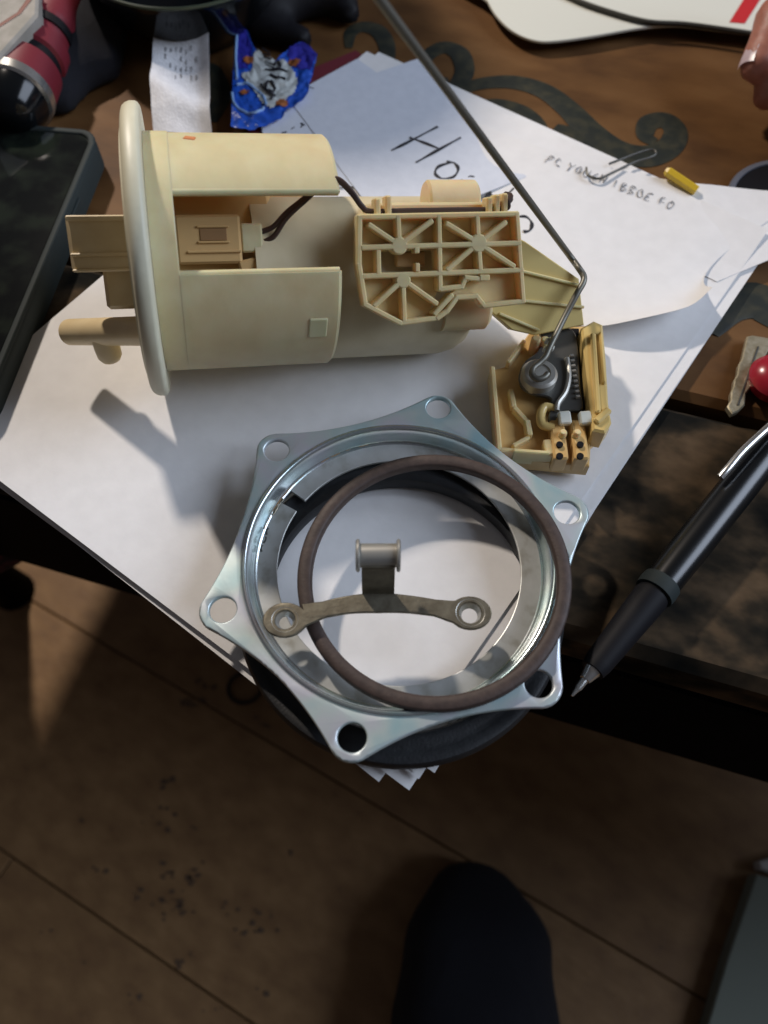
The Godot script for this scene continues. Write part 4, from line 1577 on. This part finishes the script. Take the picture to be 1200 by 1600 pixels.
	mb.lathe(PackedVector2Array([Vector2(0, 0), Vector2(0, 0.028), Vector2(0.003, 0.028), Vector2(0.003, 0)]), Transform3D(Basis(Vector3.UP, Vector3.BACK, Vector3.RIGHT)), 48)
	put("body", mb, M.black, lid)
	mb = MB.new()
	mb.lathe(PackedVector2Array([Vector2(0.002, 0.0255), Vector2(0.0036, 0.0262), Vector2(0.0036, 0.0284), Vector2(0.0028, 0.0290), Vector2(0.002, 0.0290)]), Transform3D(Basis(Vector3.UP, Vector3.BACK, Vector3.RIGHT)), 48, 0, TAU, true)
	put("grey_rim", mb, plain(lin(0.12, 0.13, 0.16), 0.35), lid)

	# key and red fob
	var key := thing("metal_key", "worn brass grey key lying on the brown table panel beside the pen", "key")
	mb = MB.new()
	mb.extrude(poly([[1173, 516], [1182, 514], [1200, 517], [1216, 520], [1206, 540], [1196, 556], [1190, 570], [1184, 582], [1180, 596], [1172, 606], [1170, 624], [1160, 634], [1150, 638], [1142, 626], [1148, 616], [1148, 604], [1152, 594], [1153, 584], [1158, 576], [1160, 560], [1165, 552]], 0.002), [], -0.0042, -0.0015, Transform3D(), 0.0005)
	var blade := put("blade", mb, M.brass, key)
	mb = MB.new()
	mb.bar(P(1187, 538, 0), P(1155, 630, 0), 0.0007, 0.0006, Vector3.UP, 0.0001)
	mb.t = mb.t.duplicate()
	for i in mb.t.size():
		mb.t[i].y -= 0.0014
	put("groove", mb, M.steel_dark, blade)
	mb = MB.new()
	mb.lathe(PackedVector2Array([Vector2(-0.004, 0), Vector2(-0.004, 0.009), Vector2(0.001, 0.0105), Vector2(0.004, 0.0090), Vector2(0.006, 0.005), Vector2(0.0065, 0)]), Transform3D(Basis(Vector3.UP, Vector3.BACK, Vector3.RIGHT), P(1212, 592, 0.001)), 32)
	tag(put("red_fob", mb, M.red), "round glossy red key fob beside the key", "key fob")

	# tall canister beyond the top of the frame: the far end of the table lies in its shade
	var can := thing("tall_canister", "tall dark canister standing at the far end of the table", "canister", Transform3D(Basis(), Vector3(-0.163, TABLE_Y, -0.556)))
	mb = MB.new()
	mb.lathe(PackedVector2Array([Vector2(0, 0), Vector2(0, 0.053), Vector2(0.003, 0.056), Vector2(0.245, 0.056), Vector2(0.262, 0.050), Vector2(0.262, 0)]), Transform3D(Basis(Vector3.UP, Vector3.BACK, Vector3.RIGHT)), 48)
	put("body", mb, M.black, can)
	mb = MB.new()
	mb.lathe(PackedVector2Array([Vector2(0.262, 0), Vector2(0.262, 0.046), Vector2(0.286, 0.045), Vector2(0.290, 0.040), Vector2(0.290, 0)]), Transform3D(Basis(Vector3.UP, Vector3.BACK, Vector3.RIGHT)), 48)
	put("lid", mb, M.grey_card, can)
	# book added unseen over the table's left end, to cut light on the floor
	mb = MB.new()
	mb.box(Vector3(-0.355, 0.007, -0.235), Vector3(0.15, 0.022, 0.21), Basis(Vector3.UP, -0.1), 0.001)
	var shade_block := put("added_shade_block", mb, M.maroon)
	tag(shade_block, "unseen added book lying over the left end of the table", "shade_block")

	# hair tie on the floor
	mb = MB.new()
	var tie := PackedVector3Array()
	var tc := P(382, 1075, FLOOR_Y + 0.002)
	for i in 40:
		tie.append(tc + Vector3(cos(TAU * i / 40) * 0.0135, 0, sin(TAU * i / 40) * 0.0125))
	mb.tube(tie, 0.0016, 8, true)
	tag(put("hair_tie", mb, M.stain), "small dark elastic ring lying on the floor below the paper edge", "elastic ring")

	# dark spots trodden into the floor
	mb = MB.new()
	for q in [[262, 1225, 9, 5], [250, 1270, 16, 8], [300, 1372, 14, 9], [262, 1362, 8, 6], [216, 1398, 9, 4], [262, 1418, 16, 10], [280, 1412, 8, 5], [155, 1362, 10, 3], [74, 1452, 7, 2], [402, 1450, 18, 8], [356, 1426, 8, 4], [280, 1508, 8, 4], [455, 1332, 7, 3], [310, 1084, 16, 10], [290, 1100, 10, 7], [210, 1560, 8, 3], [420, 1552, 8, 3], [330, 1570, 6, 3]]:
		for k in q[3]:
			var sc := P(q[0] + rng.randfn() * q[2], q[1] + rng.randfn() * q[2] * 0.8, FLOOR_Y + 0.0004)
			var r := 0.0008 + 0.0022 * pow(rng.randf(), 2.0)
			var ring := []
			for j in 9:
				var rr := r * rng.randf_range(0.5, 1.4)
				ring.append(sc + Vector3(cos(TAU * j / 9) * rr, 0, sin(TAU * j / 9) * rr * 0.8))
			for j in 9:
				mb.tri(sc, ring[(j + 1) % 9], ring[j])
	var spots := put("floor_stains", mb, M.spot)
	tag(spots, "scattered small dark stains on the floor boards", "stains")
	spots.set_meta("kind", "stuff")

	# grey board standing on the floor, bottom right
	mb = MB.new()
	mb.extrude(poly([[1182, 1366], [1290, 1400], [1340, 1660], [1094, 1640], [1136, 1500]], FLOOR_Y + 0.015), [], FLOOR_Y, FLOOR_Y + 0.015, Transform3D(), 0.001)
	tag(put("grey_carton", mb, M.grey_board), "grey green carton on the floor in the near right corner", "carton")
	mb = MB.new()
	mb.extrude(poly([[1186, 1346], [1240, 1330], [1250, 1376], [1188, 1358]], FLOOR_Y + 0.01), [], FLOOR_Y, FLOOR_Y + 0.01, Transform3D(), 0.001)
	tag(put("pale_carton", mb, plain(lin(0.6, 0.58, 0.55), 0.7)), "small pale box on the floor behind the grey green carton", "box")

	# dark red cushion under the left end of the table
	mb = MB.new()
	mb.skin([[P(-70, 850, -0.14), P(14, 818, -0.14), 0.026, 0.022]], 0.006, 0.02)
	tag(put("red_bundle", mb, mottled([[0.4, lin(0.012, 0.006, 0.008)], [0.7, lin(0.10, 0.012, 0.02)]], 0.03, 3, Vector3(14, 14, 14), 0.9, 0, 0, 41), null, 80), "dark red patterned cloth bundle under the table's left end", "cloth")


func build_writing_tools() -> void:
	# black pen from the near tip up to the right
	var a := P(893, 1088, 0.003)
	var b := P(1250, 640, 0.006)
	var x := (b - a).normalized()
	var z := x.cross(Vector3.UP).normalized()
	var pen := thing("black_pen", "black ballpoint pen with silver clip and tip on the mottled table rail", "pen", Transform3D(Basis(x, z.cross(x), z), a))
	var mb := MB.new()
	var n := (P(922, 1042, 0.004) - a).length()
	mb.lathe(PackedVector2Array([Vector2(0, 0), Vector2(0.0002, 0.0004), Vector2(0.003, 0.0009), Vector2(0.0035, 0.0012), Vector2(n * 0.6, 0.0013), Vector2(n * 0.62, 0.0018), Vector2(n, 0.0030), Vector2(n, 0)]), Transform3D(), 24)
	put("tip", mb, M.silver, pen)
	var g := (P(1030, 920, 0.005) - a).length()
	mb = MB.new()
	mb.lathe(PackedVector2Array([Vector2(n * 0.98, 0), Vector2(n * 0.98, 0.0040), Vector2(n + 0.003, 0.0046), Vector2(g - 0.004, 0.0060), Vector2(g - 0.002, 0.0054), Vector2(g, 0.0054), Vector2(g, 0)]), Transform3D(), 32)
	put("grip", mb, M.black, pen)
	mb = MB.new()
	mb.lathe(PackedVector2Array([Vector2(g - 0.002, 0.005), Vector2(g - 0.002, 0.0066), Vector2(g + 0.0006, 0.0068), Vector2(g + 0.0030, 0.0066), Vector2(g + 0.0030, 0.005)]), Transform3D(), 32, 0, TAU, true)
	put("collar", mb, M.case, pen)
	var e := (b - a).length() + 0.03
	mb = MB.new()
	mb.lathe(PackedVector2Array([Vector2(g + 0.002, 0), Vector2(g + 0.002, 0.0060), Vector2(g + 0.02, 0.0064), Vector2(e, 0.0066), Vector2(e, 0)]), Transform3D(), 32)
	put("barrel", mb, M.pen_black, pen)
	mb = MB.new()
	var inv := pen.transform.affine_inverse()
	var ca := inv * P(1125, 746, 0.012)
	var cb := inv * P(1165, 700, 0.014)
	var cc := inv * P(1215, 655, 0.014)
	mb.tube(smooth(PackedVector3Array([ca, ca.lerp(cb, 0.3) + Vector3(0, 0.0006, 0), cb, cc]), 6), 0.0014, 10)
	put("clip", mb, M.silver, pen)


func build_people() -> void:
	# the hand at the far right: thumb and bent fingers, resting on the table beyond the frame
	var s := 0.0
	var t0 := P(1183, 100, 0.020)
	var t1 := P(1216, 30, 0.028)
	var t2 := P(1290, -40, 0.036)
	var palm := P(1400, 10, 0.040)
	var wrist := P(1560, 20, 0.050)
	var i0 := P(1200, 148, 0.009)
	var i1 := P(1262, 118, 0.022)
	var i2 := P(1330, 70, 0.036)
	var caps := [
		[t0, t1, 0.0078, 0.0092], [t1, t2, 0.0092, 0.0105], [t2, palm, 0.0110, 0.018],
		[palm, P(1380, 90, 0.036), 0.020, 0.018], [P(1380, 90, 0.036), wrist, 0.018, 0.024], [palm, wrist, 0.020, 0.024], [wrist, P(1760, 30, 0.06), 0.024, 0.030],
		[i0, i1, 0.0070, 0.0082], [i1, i2, 0.0082, 0.0090], [i2, P(1380, 90, 0.036), 0.0092, 0.014],
	]
	for k in 3:
		var off := Vector3(0.012 + 0.014 * k, -0.002 * k, 0.016 + 0.013 * k)
		var q := [i0 + off * 1.0, i1 + off * 1.05, i2 + off, P(1380, 90, 0.036) + off * 0.7]
		caps.append([q[0], q[1], 0.0068 - 0.0004 * k, 0.0080 - 0.0004 * k])
		caps.append([q[1], q[2], 0.0080 - 0.0004 * k, 0.0088 - 0.0004 * k])
		caps.append([q[2], q[3], 0.0090 - 0.0004 * k, 0.014])
	var mb := MB.new()
	mb.skin(caps, 0.003, 0.005)
	var hand := thing("hand", "person's hand, reddish thumb and fingertip reaching in beside the white board", "hand")
	put("body", mb, M.skin, hand, 80)
	mb = MB.new()
	var nd := (t0 - t1).normalized()
	var side := Vector3(-1, 0.35, 0.1).normalized()
	side = (side - nd * side.dot(nd)).normalized()
	var bn := nd.cross(side)
	var nc := t0 + side * 0.0073 - nd * 0.0005
	var grid := []
	for j in 7:
		var row := []
		for k in 7:
			var u := (j / 6.0 - 0.5) * 0.0105
			var v := (k / 6.0 - 0.5) * 0.0098
			row.append(nc + nd * u + bn * v - side * (v * v * 75.0 + maxf(0.0, u) * u * 30.0) + side * 0.0004)
		grid.append(row)
	for j in 6:
		for k in 6:
			mb.quad(grid[j][k], grid[j + 1][k], grid[j + 1][k + 1], grid[j][k + 1])
	put("nail", mb, M.nail, hand, 80)
	var _s := s

	# the viewer's foot in a dark sock
	mb = MB.new()
	var fy := FLOOR_Y
	var toe := P(744, 1402, fy + 0.026)
	var mid := P(746, 1480, fy + 0.034)
	var ball := P(742, 1600, fy + 0.036)
	var heel := Vector3(toe.x + 0.010, fy + 0.036, toe.z + 0.24)
	var ankle := Vector3(heel.x, fy + 0.085, heel.z - 0.015)
	var knee := Vector3(heel.x + 0.03, fy + 0.42, heel.z + 0.16)
	mb.skin([
		[toe + Vector3(-0.009, 0, 0.002), mid + Vector3(-0.015, 0, 0), 0.025, 0.031],
		[toe + Vector3(0.009, -0.002, 0.006), mid + Vector3(0.016, -0.002, 0), 0.023, 0.030],
		[mid + Vector3(-0.015, 0, 0), ball + Vector3(-0.017, 0, 0), 0.031, 0.034],
		[mid + Vector3(0.016, 0, 0), ball + Vector3(0.017, 0, 0), 0.030, 0.034],
		[ball + Vector3(-0.017, 0.0, 0), heel, 0.034, 0.034],
		[ball + Vector3(0.017, 0.0, 0), heel, 0.034, 0.034],
		[ball + Vector3(0, 0.012, 0.02), ankle, 0.034, 0.038],
		[heel, ankle, 0.034, 0.038], [ankle, knee, 0.038, 0.058],
	], 0.006, 0.018, fy + 0.001)
	tag(put("foot", mb, M.sock, null, 80), "person's foot in a black sock standing on the dark floor", "foot")
